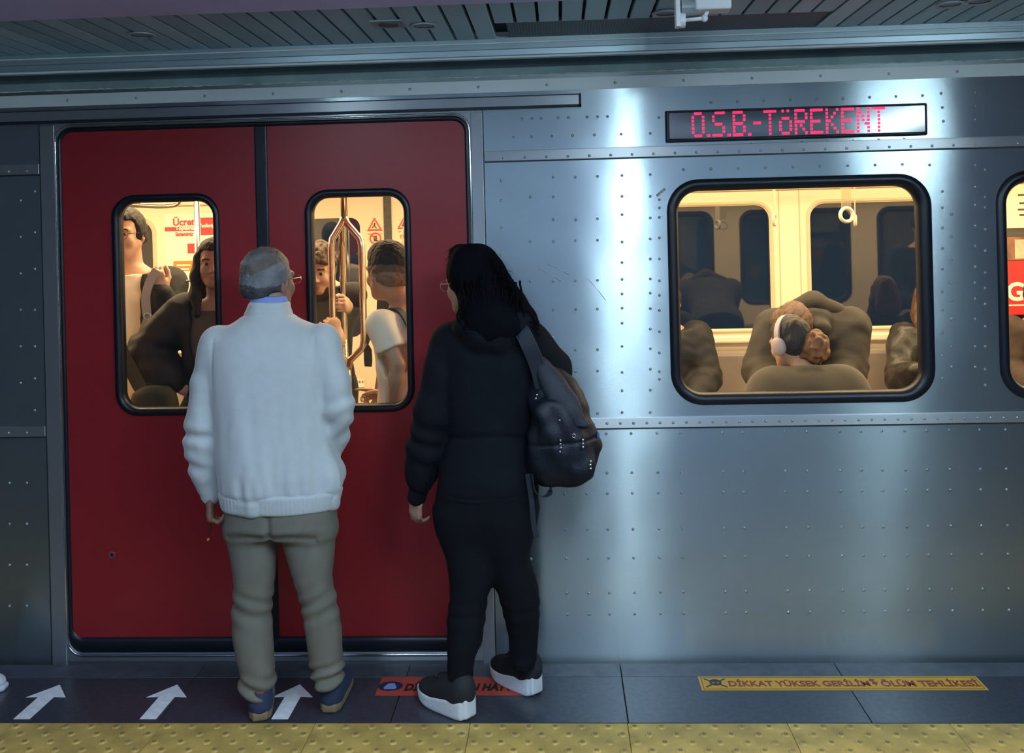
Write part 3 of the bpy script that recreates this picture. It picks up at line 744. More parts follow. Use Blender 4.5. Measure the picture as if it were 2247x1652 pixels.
for dx, dy in ((-hw + .020, -.02), (-hw * .45, .10)):
    tube('pole_branch', [(vx, YP, vz(sp) + .03), (vx - .012 * (dx != 0), YP, vz(sp)), (vx + dx * .9, YP + dy * .9, vz(r1) + .02), (vx + dx, YP + dy, vz(r1) - .02), (vx + dx, YP + dy, vz(r2) + .02), (vx + dx * .9, YP + dy * .9, vz(r2) - .02), (vx - .012, YP, vz(jn) + .005), (vx, YP, vz(jn) - .04)], .0165, POLE, pole, 14)
tube('pole_foot', [(vx, YP, vz(jn) - .02), (vx, YP, CFLOOR)], .017, POLE, pole, 14)
p = at(433, 500, 1.0)
tube('grab_pole', [(p[0], 1.0, 2.30), (p[0], 1.0, CFLOOR)], .016, POLE, car, 14)
# handrail curl at the top of the left door window
a, b, c = at(270, 449, 1.6), at(368, 452, 1.6), at(385, 440, 1.6)
tube('grab_rail', bez([(a[0] - .4, 1.6, a[2]), (a[0], 1.6, a[2]), (b[0], 1.6, b[2]), (c[0] + .03, 1.6, c[2] + .02), (c[0] + .05, 1.6, 2.3)], 30), .014, POLE, car, 12)
# strap handles on a rail
rail_y = (0.95, 1.75)
for y in rail_y: tube('ceiling_rail', [(SR + .1, y, 2.12), (XR - .1, y, 2.12)], .016, POLE, car, 12)
CLEARP = mat('handle_plastic', (0.92, 0.84, 0.62), 0.25, coat=.5)
CLEARG = glass_mat('clear_plastic', (0.95, 0.90, 0.74), 0.30, .35)
def strap(px, py0, py1, Y, turn, m, wide=.085):
    p = at(px, py1, Y); q = at(px, py0, Y); x = float(p[0]); zb = float(p[2])
    h = link('strap_handle', torus_mesh('strap_handle', wide / 2 - .008, .0095, CLEARP, 24, 8, 1.0), car, (x, Y, zb + wide / 2)); h.rotation_euler = (pi / 2, 0, turn)
    ns = (sin(turn), -cos(turn), 0)
    ribbon('strap_band', [(-q_, 0, 0) for q_ in ()] or [(x, Y, zb + wide - .01), (x, Y, zb + wide + .05), (x, Y, 2.135)], ns, wide * .62, .006, m, car)
strap(1858, 412, 490, 0.95, 0.25, CLEARG); strap(1877, 430, 497, 1.75, 1.25, CLEARP, .07); strap(1700, 430, 497, 1.75, 1.15, CLEARP, .08)
# red poster behind the third window and line diagram over it
YQ = YF - .01
def W3(px, py): q = at(px, py, YQ); return float(q[0]), float(q[2])
x0, _ = W3(2190, 600)
ps = box('red_poster', x0, x0 + .75, YQ - .01, YQ + .01, W3(2225, 690)[1], W3(2225, 572)[1], mat('poster_bright_red', (0.80, 0.03, 0.03), .4), car)
me = text_mesh('GO', .26, .13, .003, .03); me.materials.append(PW); link('poster_letter', me, ps, (W3(2207, 640)[0] + .13, YQ - .012, W3(2207, 640)[1])).rotation_euler = (pi / 2, 0, 0)
box('print_line', x0 + .06, x0 + .6, YQ - .0125, YQ - .009, W3(2225, 671)[1], W3(2225, 668)[1], PW, ps)
pp = box('poster_picture', x0, x0 + .75, YQ - .01, YQ + .01, W3(2225, 570)[1], W3(2225, 520)[1], mat('picture_brown', (0.22, 0.10, 0.06), .5, var=.6, vscale=7), car)
bx_ = W3(2225, 545)
box('pictured_case', bx_[0], bx_[0] + .3, YQ - .013, YQ - .009, bx_[1] - .07, bx_[1] + .06, mat('picture_tan', (0.55, .42, .3), .5, var=.3, vscale=9), pp)
ln = box('line_diagram', x0, x0 + .9, YQ - .01, YQ + .01, W3(2225, 500)[1], W3(2225, 415)[1], CREAM2, car)
for k, y in enumerate((428, 446, 460, 472)):
    q = W3(2232, y); box('print_line', q[0] + .01 * (k % 2), q[0] + .22, YQ - .012, YQ - .009, q[1] - .006, q[1] + .006, BINK, ln)
# ------------------------------------------------------------------ solid modelling with distance fields, meshed by surface nets
BIG = 0.2
def surface_nets(g, org, h):
    s = g < 0
    nx, ny, nz = g.shape
    cnt = np.zeros((nx - 1, ny - 1, nz - 1), np.uint8)
    for a in (0, 1):
        for b in (0, 1):
            for c in (0, 1): cnt += s[a:nx - 1 + a, b:ny - 1 + b, c:nz - 1 + c]
    I = np.argwhere((cnt > 0) & (cnt < 8)); del cnt
    vals = {}
    for a in (0, 1):
        for b in (0, 1):
            for c in (0, 1): vals[(a, b, c)] = g[I[:, 0] + a, I[:, 1] + b, I[:, 2] + c]
    acc = np.zeros((len(I), 3)); n = np.zeros(len(I))
    cs = list(vals)
    for p in cs:
        for ax in range(3):
            if p[ax] == 0:
                q = list(p); q[ax] = 1; q = tuple(q)
                va, vb = vals[p], vals[q]; m = (va < 0) != (vb < 0)
                t = np.where(m, va / np.where(m, va - vb, 1), 0)
                pos = np.tile(np.array(p, float), (len(I), 1)); pos[:, ax] += t
                acc[m] += pos[m]; n[m] += 1
    V = (I + acc / n[:, None]) * h + org
    idx = np.full((nx - 1, ny - 1, nz - 1), -1, np.int32); idx[I[:, 0], I[:, 1], I[:, 2]] = np.arange(len(I))
    F = []
    for ax in range(3):
        sl0 = [slice(1, -1)] * 3; sl1 = [slice(1, -1)] * 3; sl0[ax] = slice(0, -1); sl1[ax] = slice(1, None)
        a_, b_ = s[tuple(sl0)], s[tuple(sl1)]
        E = np.argwhere(a_ != b_); ins = a_[E[:, 0], E[:, 1], E[:, 2]]
        E = E + np.array([1 if k != ax else 0 for k in range(3)])
        u, v = [k for k in range(3) if k != ax]
        def id_(du, dv):
            P = E.copy(); P[:, u] += du; P[:, v] += dv; return idx[P[:, 0], P[:, 1], P[:, 2]]
        q = np.stack([id_(-1, -1), id_(0, -1), id_(0, 0), id_(-1, 0)], 1)
        flip = ins if ax != 1 else ~ins
        q[~flip] = q[~flip][:, ::-1]
        F.append(q)
    F = np.concatenate(F)
    return V, F[(F >= 0).all(1)]

def smin(a, b, k):
    if k <= 0: return np.minimum(a, b)
    h = np.maximum(k - np.abs(a - b), 0) / k
    return np.minimum(a, b) - h * h * k * 0.25

class Solid:
    def __init__(self, h=0.005): self.h = h; self.ops = []
    def _add(self, fn, lo, hi, k, mode='add'): self.ops.append((fn, np.array(lo, float), np.array(hi, float), k, mode)); return self
    def cone(self, a, b, ra, rb, k=0.02, flat=None, mode='add'):
        """tapered rod; flat = (direction, factor) squeezes the section along direction"""
        a = np.array(a, float); b = np.array(b, float); d = b - a; L2 = max(float(d @ d), 1e-12)
        r = max(ra, rb)
        fl_ = None
        if flat is not None:
            v = np.array(flat[0], float); u = d / sqrt(L2); v = v - u * (v @ u); v /= max(np.linalg.norm(v), 1e-9); fl_ = (v, flat[1]); r *= max(1.0, flat[1])
        def fn(X, Y, Z):
            px, py, pz = X - a[0], Y - a[1], Z - a[2]
            t = np.clip((px * d[0] + py * d[1] + pz * d[2]) / L2, 0, 1)
            qx, qy, qz = px - t * d[0], py - t * d[1], pz - t * d[2]
            s2 = qx * qx + qy * qy + qz * qz
            if fl_ is not None:
                c = qx * fl_[0][0] + qy * fl_[0][1] + qz * fl_[0][2]
                s2 = s2 - c * c + (c / fl_[1]) ** 2
            return (np.sqrt(np.maximum(s2, 0)) - (ra + (rb - ra) * t)) * (min(1.0, fl_[1]) if fl_ is not None else 1.0)
        return self._add(fn, np.minimum(a, b) - r, np.maximum(a, b) + r, k, mode)
    def chain(self, pts, rad, k=0.015, flat=None):
        for i in range(len(pts) - 1): self.cone(pts[i], pts[i + 1], rad[i], rad[i + 1], k, flat)
        return self
    def ell(self, c, r, R=None, k=0.02, mode='add'):
        c = np.array(c, float); r = np.array(r, float); R = np.eye(3) if R is None else np.array(R, float)   # R: columns = own axes
        ext = np.abs(R) @ r
        def fn(X, Y, Z):
            dx, dy, dz = X - c[0], Y - c[1], Z - c[2]
            q = [(dx * R[0, i] + dy * R[1, i] + dz * R[2, i]) for i in range(3)]
            k0 = np.sqrt(sum((q[i] / r[i]) ** 2 for i in range(3))); k1 = np.sqrt(sum((q[i] / r[i] ** 2) ** 2 for i in range(3)))
            return k0 * (k0 - 1) / np.maximum(k1, 1e-6)
        return self._add(fn, c - ext, c + ext, k, mode)
    def rbox(self, c, half, rad, R=None, k=0.01, mode='add'):
        c = np.array(c, float); half = np.array(half, float); R = np.eye(3) if R is None else np.array(R, float)
        ext = np.abs(R) @ half
        def fn(X, Y, Z):
            dx, dy, dz = X - c[0], Y - c[1], Z - c[2]
            q = [np.abs(dx * R[0, i] + dy * R[1, i] + dz * R[2, i]) - (half[i] - rad) for i in range(3)]
            return np.sqrt(sum(np.maximum(v, 0) ** 2 for v in q)) + np.minimum(np.maximum(np.maximum(q[0], q[1]), q[2]), 0) - rad
        return self._add(fn, c - ext, c + ext, k, mode)
    def loft(self, rows, k=0.02, n=2.3, org=None, R=None, cap=0.01, mode='add'):
        """rows: (z, cx, cy, a, b) in the own frame (org, R)"""
        rows = np.array(sorted(rows), float); org = np.zeros(3) if org is None else np.array(org, float); R = np.eye(3) if R is None else np.array(R, float)
        z = rows[:, 0]; zz = np.linspace(z[0], z[-1], 160)
        def smooth(v):
            w = np.interp(zz, z, v); ker = np.hanning(13); ker /= ker.sum()
            return np.convolve(np.pad(w, 6, 'edge'), ker, 'valid')
        cx, cy, A, B = [smooth(rows[:, i]) for i in (1, 2, 3, 4)]
        A_, B_ = A.max() + .01, B.max() + .01
        corners = np.array([[x, y, q] for x in (cx.min() - A_, cx.max() + A_) for y in (cy.min() - B_, cy.max() + B_) for q in (z[0], z[-1])]) @ R.T + org
        ident = np.allclose(R, np.eye(3))
        def fn(X, Y, Z):
            dx, dy, dz = X - org[0], Y - org[1], Z - org[2]
            if ident: x, y, q = dx, dy, dz
            else: x, y, q = [(dx * R[0, i] + dy * R[1, i] + dz * R[2, i]) for i in range(3)]
            a, b = np.interp(q, zz, A), np.interp(q, zz, B)
            u = np.abs(x - np.interp(q, zz, cx)) / a; v = np.abs(y - np.interp(q, zz, cy)) / b
            d = ((u ** n + v ** n) ** (1.0 / n) - 1) * np.minimum(a, b)
            e = np.maximum(q - z[-1] + cap, z[0] + cap - q)
            if cap <= 0: return np.maximum(d, e)
            return np.sqrt(np.maximum(d + cap, 0) ** 2 + np.maximum(e, 0) ** 2) + np.minimum(np.maximum(d + cap, e), 0) - cap
        return self._add(fn, corners.min(0), corners.max(0), k, mode)
    def build(self):
        h = self.h; adds = [o for o in self.ops if o[4] == 'add']
        lo = np.min([o[1] for o in adds], 0) - 4 * h; hi = np.max([o[2] for o in adds], 0) + 4 * h
        n = np.ceil((hi - lo) / h).astype(int) + 1
        g = np.full(n, BIG, np.float32)
        ax = [lo[i] + h * np.arange(n[i]) for i in range(3)]
        for fn, a, b, k, mode in self.ops:
            m = k + 3 * h
            i0 = np.maximum(np.floor((a - m - lo) / h).astype(int), 0); i1 = np.minimum(np.ceil((b + m - lo) / h).astype(int) + 1, n)
            if (i1 <= i0).any(): continue
            sl = tuple(slice(i0[i], i1[i]) for i in range(3))
            X = ax[0][sl[0]][:, None, None].astype(np.float32); Y = ax[1][sl[1]][None, :, None].astype(np.float32); Z = ax[2][sl[2]][None, None, :].astype(np.float32)
            d = np.broadcast_to(fn(X, Y, Z), g[sl].shape)
            if mode == 'add': g[sl] = smin(g[sl], d, k)
            elif mode == 'cut': g[sl] = -smin(-g[sl], d, k)
            else: g[sl] = np.maximum(g[sl], d)
        return surface_nets(g, lo, h)
    def mesh(self, name, mats, disp=None, pick=None, relax=1):
        V, F = self.build()
        me = bpy.data.meshes.new(name)
        for _ in range(relax): V = relax_(V, F)
        me.vertices.add(len(V)); me.vertices.foreach_set('co', V.astype(np.float32).ravel())
        me.loops.add(F.size); me.loops.foreach_set('vertex_index', F.astype(np.int32).ravel())
        me.polygons.add(len(F)); me.polygons.foreach_set('loop_start', np.arange(0, F.size, 4, dtype=np.int32)); me.polygons.foreach_set('loop_total', np.full(len(F), 4, np.int32))
        me.update(calc_edges=True)
        if disp is not None:
            N_ = np.empty(len(V) * 3); me.vertex_normals.foreach_get('vector', N_); N_ = N_.reshape(-1, 3)
            V = V + N_ * disp(V, N_)[:, None]
            me.vertices.foreach_set('co', V.astype(np.float32).ravel())
        mats = mats if isinstance(mats, (list, tuple)) else [mats]
        for m in mats: me.materials.append(m)
        if pick is not None: me.polygons.foreach_set('material_index', pick(V[F].mean(1)).astype(np.int32))
        me.polygons.foreach_set('use_smooth', np.ones(len(F), bool)); me.update()
        return me
def relax_(V, F):
    acc = np.zeros_like(V); n = np.zeros(len(V))
    for a, b in ((0, 1), (1, 2), (2, 3), (3, 0)):
        for p, q in ((a, b), (b, a)):
            for c in range(3): acc[:, c] += np.bincount(F[:, p], V[F[:, q], c], len(V))
            n += np.bincount(F[:, p], minlength=len(V))
    return V * 0.5 + 0.5 * acc / np.maximum(n, 1)[:, None]
def waves(P, scale, seed, n=6, stretch=(1, 1, 1)):
    """soft random relief, about -1..1"""
    r = np.random.RandomState(seed); out = np.zeros(len(P)); Q = P * np.array(stretch)
    for i in range(n):
        d = r.normal(size=3); d /= np.linalg.norm(d); f = scale * r.uniform(.6, 1.7)
        w = r.uniform(0.4, 1.2)
        out += np.sin(Q @ d * f + r.uniform(0, 6.28) + 1.3 * np.sin(Q @ np.roll(d, 1) * f * .6))
    return out / sqrt(n)

def rotz(a): return np.array([[cos(a), -sin(a), 0], [sin(a), cos(a), 0], [0, 0, 1.0]])
def rotx(a): return np.array([[1.0, 0, 0], [0, cos(a), -sin(a)], [0, sin(a), cos(a)]])
def roty(a): return np.array([[cos(a), 0, sin(a)], [0, 1.0, 0], [-sin(a), 0, cos(a)]])
def norm(v): v = np.array(v, float); return v / max(np.linalg.norm(v), 1e-9)

# ------------------------------------------------------------------ skin and hair colours
def skin(name, c): return mat('skin_' + name, c, 0.48, bump=.02, bscale=200, var=.05, vscale=14, sss=.08)
SK_L = skin('light', (0.60, 0.36, 0.24)); SK_M = skin('medium', (0.46, 0.26, 0.16)); SK_T = skin('tan', (0.33, 0.17, 0.10))
LIP = mat('lips', (0.40, 0.14, 0.11), .42); BROW = mat('brow_hair', (0.035, 0.022, 0.016), .7)
EYEW = mat('eye_white', (0.42, 0.37, 0.33), .25); IRIS = mat('iris_brown', (0.045, 0.022, 0.012), .15)
def hair_mat(name, c, rough=.45): return mat('hair_' + name, c, rough, bump=.6, bscale=90, var=.45, vscale=60, stretch=(1, 1, .25), spec=.4)
HBLK = hair_mat('black', (0.010, 0.009, 0.010)); HDBR = hair_mat('dark_brown', (0.016, 0.010, 0.007), .6); HBRN = hair_mat('brown', (0.12, 0.06, 0.028))

# ------------------------------------------------------------------ head and hands
class Head:
    """c: midpoint between the eyes' height and the ears; R columns: right, forward, up"""
    def __init__(self, c, R, s=1.0): self.c = np.array(c, float); self.R = np.array(R, float); self.s = s
    def P(self, x, y, z): return self.c + self.R @ (np.array([x, y, z]) * self.s)
    def local(self, V): return ((V - self.c) @ self.R) / self.s
    def add(self, S_, neck=None, nr=0.056, nose=1.0, jaw=1.0, ears=True):
        s, P, R = self.s, self.P, self.R
        S_.ell(P(0, -.012, .030), np.array([.074, .094, .085]) * s, R, .01)
        S_.ell(P(0, .030, -.030), np.array([.060, .058, .082]) * s, R, .03)
        S_.ell(P(0, .058, -.088), np.array([.026 * jaw, .024, .022]) * s, R, .03)
        for e in (-1, 1):
            S_.cone(P(e * .054 * jaw, .002, -.045), P(e * .020, .055, -.092), .020 * s, .017 * s, .025)
            S_.ell(P(e * .036, .062, -.032), np.array([.024, .020, .024]) * s, R, .02)
            S_.cone(P(e * .046, .072, .018), P(e * .012, .083, .015), .011 * s, .012 * s, .012)
        for e in (-1, 1):
            S_.ell(P(e * .031, .094, -.001), np.array([.017, .016, .011]) * s, R, .008, 'cut')
            S_.ell(P(e * .031, .072, .000), np.array([.0165, .0145, .0135]) * s, R, .003)
        S_.cone(P(0, .084, .006), P(0, .104 * (1 + .03 * (nose - 1)), -.032), .0075 * s, .0115 * s * nose, .010)
        for e in (-1, 1): S_.ell(P(e * .0125 * nose, .092, -.036), np.array([.0085, .011, .008]) * s, R, .006)
        S_.cone(P(-.019, .078, -.063), P(.019, .078, -.063), .0055 * s, .0055 * s, .006); S_.ell(P(0, .084, -.062), np.array([.014, .007, .0055]) * s, R, .006)
        S_.ell(P(0, .082, -.073), np.array([.017, .008, .0068]) * s, R, .006)
        if ears:
            for e in (-1, 1):
                S_.ell(P(e * .077, -.010, -.012), np.array([.009, .019, .031]) * s, R @ rotz(-e * .35), .006)
                S_.ell(P(e * .087, -.006, -.008), np.array([.006, .009, .016]) * s, R @ rotz(-e * .35), .004, 'cut')
        if neck is not None: S_.cone(P(0, -.018, -.055), neck, nr * s, nr * s * 1.08, .03)
    def pick(self, lip=True):
        def f(C):
            q = self.local(C); x, y, z = np.abs(q[:, 0]), q[:, 1], q[:, 2]
            out = np.zeros(len(C), int)
            near = (y > .06) & (y < .13)
            if lip: out[near & (x < .021 - np.abs(z + .068) * .5) & (z > -.0795) & (z < -.0585)] = 1
            zb = .022 - (x - .03) ** 2 * 9
            out[near & (x > .013) & (x < .048) & (np.abs(z - zb) < .0042)] = 2
            return out
        return f
    def eyes(self, parent):
        bm = bmesh.new()
        for e in (-1, 1):
            r = bmesh.ops.create_uvsphere(bm, u_segments=20, v_segments=14, radius=0.0118 * self.s)
            c = self.P(e * .031, .0775, 0)
            for v in r['verts']: v.co += Vector(c)
        me = mesh_bm('eyes', bm, [EYEW, IRIS], True)
        for p in me.polygons:
            q = self.local(np.array(p.center)[None])[0]
            if q[1] > .0775 + .0092: p.material_index = 1
        return link('eyes', me, parent)
    def glasses(self, parent, m, w=.026, h=.020, lens=None):
        P = self.P
        g = None
        for e in (-1, 1):
            pts = [P(e * .033 + w * cos(t), .108, -.004 + h * sin(t)) for t in [2 * pi * k / 20 for k in range(20)]]
            o = tube('glasses', pts, .0013, m, parent, 6, True) if g is None else tube('glasses_rim', pts, .0013, m, g, 6, True)
            if g is None: g = o
            tube('temple', [P(e * (.033 + w), .107, .002), P(e * .078, .085, .004), P(e * .082, .0, .004), P(e * .080, -.02, -.008)], .0014, m, g, 6)
            if lens is not None:
                me = bpy.data.meshes.new('lens'); me.from_pydata([tuple(p) for p in pts], [], [tuple(range(20))]); me.materials.append(lens); link('lens', me, g)
        tube('bridge', [P(-.008, .108, 0), P(0, .110, .003), P(.008, .108, 0)], .0013, m, g, 6)
        return g
def cap_hair(H, S_, lift=.010, front=.045, low=-.055, k=.012, nape=.045, nx=.03, fy=.110):
    """close-fitting hair over the skull, open at the face"""
    s, P, R = H.s, H.P, H.R
    S_.ell(P(0, -.014, .032), np.array([.075 + lift, .095 + lift, .086 + lift * 1.2]) * s, R, .01)
    S_.cone(P(-nx, -.107 + nape, -.02), P(nx, -.107 + nape, -.02), nape * s, nape * s, .03)
    for e in (-1, 1): S_.ell(P(e * .066, -.012, .012), np.array([.014 + lift * .5, .045, .050]) * s, R, .02)
    S_.rbox(P(0, fy, -.065 + front), np.array([.2, .072, .085]) * s, .02 * s, R, .012, 'cut')
    S_.rbox(P(0, .0, low - .1), np.array([.2, .3, .1]) * s, .01 * s, R, .012, 'cut')

def hand(S_, wrist, f, n, side, s=1.0, curl=(.35, .5, .4), spread=.08, thumb=.5, palm_len=.088, rfin=1.0):
    """f: wrist -> knuckles, n: the way the palm looks, side: +1 thumb on the side n x f, -1 on the other"""
    f = norm(f); n = norm(np.array(n, float) - f * (np.array(n, float) @ f)); t = np.cross(n, f) * side; w = np.array(wrist, float)
    L_ = palm_len * s
    S_.cone(w - f * .02 * s, w + f * .02 * s, .024 * s, .026 * s, .012, (n, .72))
    S_.cone(w + f * .020 * s, w + f * L_ * .82, .031 * s, .037 * s, .014, (n, .40))
    S_.ell(w + f * .030 * s + t * .020 * s + n * .008 * s, np.array([.015, .020, .030]) * s, np.stack([n, t, f], 1), .012)
    cl = curl if isinstance(curl[0], (tuple, list)) else [curl] * 4
    for i, (off, ln, rr) in enumerate(((.028, .074, .0090), (.0095, .082, .0092), (-.009, .076, .0088), (-.026, .060, .0078))):
        a = w + f * (L_ - abs(off - .005) * .18 * 1) * 1.0 + t * off * s
        ang = 0.0; p = a - f * .012 * s; d0 = norm(f + t * spread * off / .02)
        rad = [rr * s * rfin, rr * .94 * s * rfin, rr * .86 * s * rfin, rr * .72 * s * rfin]
        pts = [p, a]
        for j, fr in enumerate((.46, .30, .24)):
            ang += cl[i][j]; d = d0 * cos(ang) + n * sin(ang); pts.append(pts[-1] + d * ln * fr * s)
        S_.cone(pts[0], pts[1], rad[0], rad[0], .008)
        for j in range(3): S_.cone(pts[j + 1], pts[j + 2], rad[j], rad[j + 1], .003)
    b = w + f * .026 * s + t * .026 * s + n * .004 * s
    d1 = norm(f * .62 + t * (.78 - thumb * .35) + n * (.15 + thumb * .55)); d2 = norm(f * .85 + t * (.35 - thumb * .5) + n * (.1 + thumb * .6)); d3 = norm(f * .9 + t * (.1 - thumb * .5) + n * (.1 + thumb * .75))
    p1 = b + d1 * .040 * s; p2 = p1 + d2 * .033 * s; p3 = p2 + d3 * .026 * s
    S_.cone(b, p1, .014 * s, .0112 * s, .010); S_.cone(p1, p2, .0108 * s, .0100 * s, .003); S_.cone(p2, p3, .0100 * s, .0078 * s, .003)

def shoe(parent, heel, d, L_, mu, ms, s=1.0, sole_h=.030, heel_tab=None, rocker=0.0, chunky=0.0, tilt=0.0, laces=None, ankle=.085, h=.004):
    """heel: heel point on the ground, d: toe direction on the ground"""
    d = norm((d[0], d[1], 0)); x = np.array([d[1], -d[0], 0.0]); z = np.array([0, 0, 1.0])
    R = np.stack([x, d, z], 1); R = R @ rotx(tilt)
    hp = np.array(heel, float)
    Q = lambda a, b, c: hp + R @ np.array([a, b, c])
    so = Solid(h); w0, w1 = .036 * s, .046 * s
    N_ = 16
    def wd(t):
        w = w0 + (w1 - w0) * sin(min(t, .72) / .72 * pi / 2) if t < .72 else w1 * sqrt(max(.02, 1 - (((t - .72) / .30) ** 2)))
        return w * (sqrt(max(.05, 1 - ((.13 - t) / .15) ** 2)) if t < .13 else 1)
    def hz(t): return sole_h * (1 + chunky * (1 - t) - .25 * t)
    def lift(t): return rocker * (max(0, t - .62) / .38) ** 2 + rocker * .4 * (max(0, .14 - t) / .14) ** 2
    for i in range(N_):
        t = (i + .5) / N_
        so.rbox(Q(0, L_ * t, lift(t) + hz(t) / 2), (wd(t), L_ / N_ * .62, hz(t) / 2), min(.009, hz(t) * .35), R, .012)
    sole = link('sole', so.mesh('sole', ms, relax=2), parent)
    up = Solid(h); b = sole_h
    prof = [(.09, .029, .060), (.16, .033, .074), (.32, .035, .078), (.48, .038, .058), (.64, .040, .036), (.80, .035, .026), (.90, .024, .018)]
    for (ta, wa, ha), (tb, wb, hb) in zip(prof, prof[1:]):
        for k in range(3):
            t = ta + (tb - ta) * k / 3; w_ = (wa + (wb - wa) * k / 3) * s; hh = (ha + (hb - ha) * k / 3) * s
            zz = lift(t) + hz(t)
            up.ell(Q(0, L_ * t, zz + hh * .30), (w_, .026 * s, hh * .75), R, .025)
    for i in range(N_):                                  # nothing of the upper hangs below the sole's top edge
        t = (i + .5) / N_
        up.rbox(Q(0, L_ * t, lift(t) + hz(t) * .75 - .05), (.08, L_ / N_ * .6, .05), .002, R, .004, 'cut')
    up.cone(Q(0, .055 * s, .05), Q(0, .055 * s, ankle), .034 * s, .036 * s, .02)
    upo = link('upper', up.mesh('upper', mu, relax=2), parent)
    if heel_tab is not None:
        ht = Solid(h); ht.rbox(Q(0, .014 * s, b + .040 + sole_h * chunky * .8), (.017 * s, .010, .032), .008, R, .005)
        ht.mesh and link('heel_tab', ht.mesh('heel_tab', heel_tab), parent)
    if laces is not None:
        for k in range(4):
            t = .40 + .07 * k
            c = Q(0, .03 + (L_ - .05) * t, b + (.085 - .06 * (t - .3)) * s)
            tube('lace', [c - x * .022 * s - z * .006, c + z * .004, c + x * .022 * s - z * .006], .0028, laces, upo, 6)
    return sole
# ------------------------------------------------------------------ the man in the pale jacket, seen from behind
YM = -0.42
def B(px, py, dy=0.0): return at(px, py, YM + dy)
def rowsM(tab, f=B):
    out = []
    for py, xl, xr, b, cy in tab:
        c = f((xl + xr) / 2, py, cy); w = f(xr, py, cy)[0] - f(xl, py, cy)[0]
        out.append((c[2], c[0], c[1], w / 2, b))
    return out
man = empty('person', tuple(np.array([float(B(610, 1560)[0]), YM, 0])), 'person in a pale zip jacket and khaki trousers facing the red doors, back to us', 'person')
JACKET = mat('jacket_pale', (0.54, 0.56, 0.55), 0.75, bump=.10, bscale=220, sheen=.3, var=.03, vscale=30)
KHAKI = mat('khaki_cotton', (0.155, 0.140, 0.105), 0.85, bump=.12, bscale=260, var=.06, vscale=20)
mj = Solid(.0065)
mj.loft(rowsM([(660, 549, 634, .072, .03), (684, 541, 638, .078, .03), (700, 524, 652, .082, .025), (712, 498, 682, .080, .02), (730, 462, 724, .098, .015), (750, 447, 738, .110, .01), (790, 452, 734, .118, .0),
    (850, 462, 722, .124, 0), (920, 472, 718, .130, .0), (990, 477, 732, .138, 0), (1040, 482, 747, .142, 0), (1075, 484, 748, .140, 0), (1092, 490, 744, .132, 0), (1113, 494, 740, .128, 0)]), n=2.4, cap=.012)
PM = pxm(600, 850, YM)
def r(px): return px / PM
la = [B(478, 752), B(452, 840, -.01), B(445, 925, -.01), B(444, 978, 0), B(449, 1030, .02), B(459, 1066, .03)]
mj.chain(la, [r(40), r(33), r(35), r(37), r(33), r(25)], .018)
mj.cone(B(461, 1064, .03), B(463, 1082, .032), r(23), r(22), .004)
ra = [B(704, 752), B(733, 838, -.01), B(741, 892, -.005), B(733, 945, .06), B(716, 1000, .12)]
mj.chain(ra, [r(42), r(34), r(36), r(34), r(30)], .016)
mj.ell(B(722, 1035, .03), (.05, .09, .055), k=.03)
# hem rib
hem = rowsM([(1070, 484, 748, .137, 0), (1092, 488, 744, .134, 0), (1113, 494, 739, .128, 0)])
LAx = [np.array(p) for p in la]; RAx = [np.array(p) for p in ra]
def seg_d(V, a, b):
    d = b - a; t = np.clip(((V - a) @ d) / (d @ d), 0, 1); return np.linalg.norm(V - a - t[:, None] * d, axis=1), t
zt, zh = B(600, 800)[2], B(600, 1078)[2]; zhem = B(600, 1113)[2]
ELB_L, ELB_R = B(444, 978), B(741, 915)
def man_disp(V, N_):
    x, y, z = V.T
    hang = np.clip((zt - z) / (zt - zh), 0, 1)
    dl = np.min([seg_d(V, LAx[i], LAx[i + 1])[0] for i in range(5)], 0); dr = np.min([seg_d(V, RAx[i], RAx[i + 1])[0] for i in range(4)], 0)
    arm = np.clip((.075 - np.minimum(dl, dr)) / .02, 0, 1)
    torso = 1 - arm
    d = torso * hang ** .8 * (.0095 * waves(V, 46, 21, 7, (1, .6, .13)) + .0022 * waves(V, 110, 22, 6, (1, .6, .12)))
    d += torso * .004 * waves(V, 13, 3)
    # gathers above the hem, groove at the hem rib, ribs
    gh = np.exp(-((z - zh) / .012) ** 2); d -= torso * .006 * gh
    band = (z < zh - .006) & (z > zhem - .01)
    d += torso * np.exp(-((z - zh - .04) / .035) ** 2) * .0035 * waves(V, 120, 23, 5, (1, 1, .1))
    # sleeves: creases at the elbow
    wl = np.exp(-((z - ELB_L[2]) / .10) ** 2); wr = np.exp(-((z - ELB_R[2] + .03) / .10) ** 2)
    d += arm * (x < B(600, 900)[0]) * (wl * .0085 * np.sin((z + .35 * (x - ELB_L[0])) * 88 + 1.0 + 1.5 * waves(V, 14, 31, 3)) + .003 * waves(V, 30, 5))
    d += arm * (x > B(600, 900)[0]) * (wr * .0105 * np.sin((z - .5 * (x - ELB_R[0])) * 85 + .3 + 1.5 * waves(V, 14, 32, 3)) + .003 * waves(V, 30, 6))
    # shoulder seams
    for sx_ in (482, 702):
        X0 = B(sx_, 800)[0]; d -= np.exp(-((x - X0) / .006) ** 2) * np.clip((z - B(600, 900)[2]) / .05, 0, 1) * (z < B(600, 735)[2]) * .0045
    # collar seam
    zc_ = B(590, 690)[2]; d -= .004 * np.exp(-((z - zc_) / .005) ** 2)
    return d
jk = link('jacket', mj.mesh('jacket', JACKET, man_disp, relax=1), man)
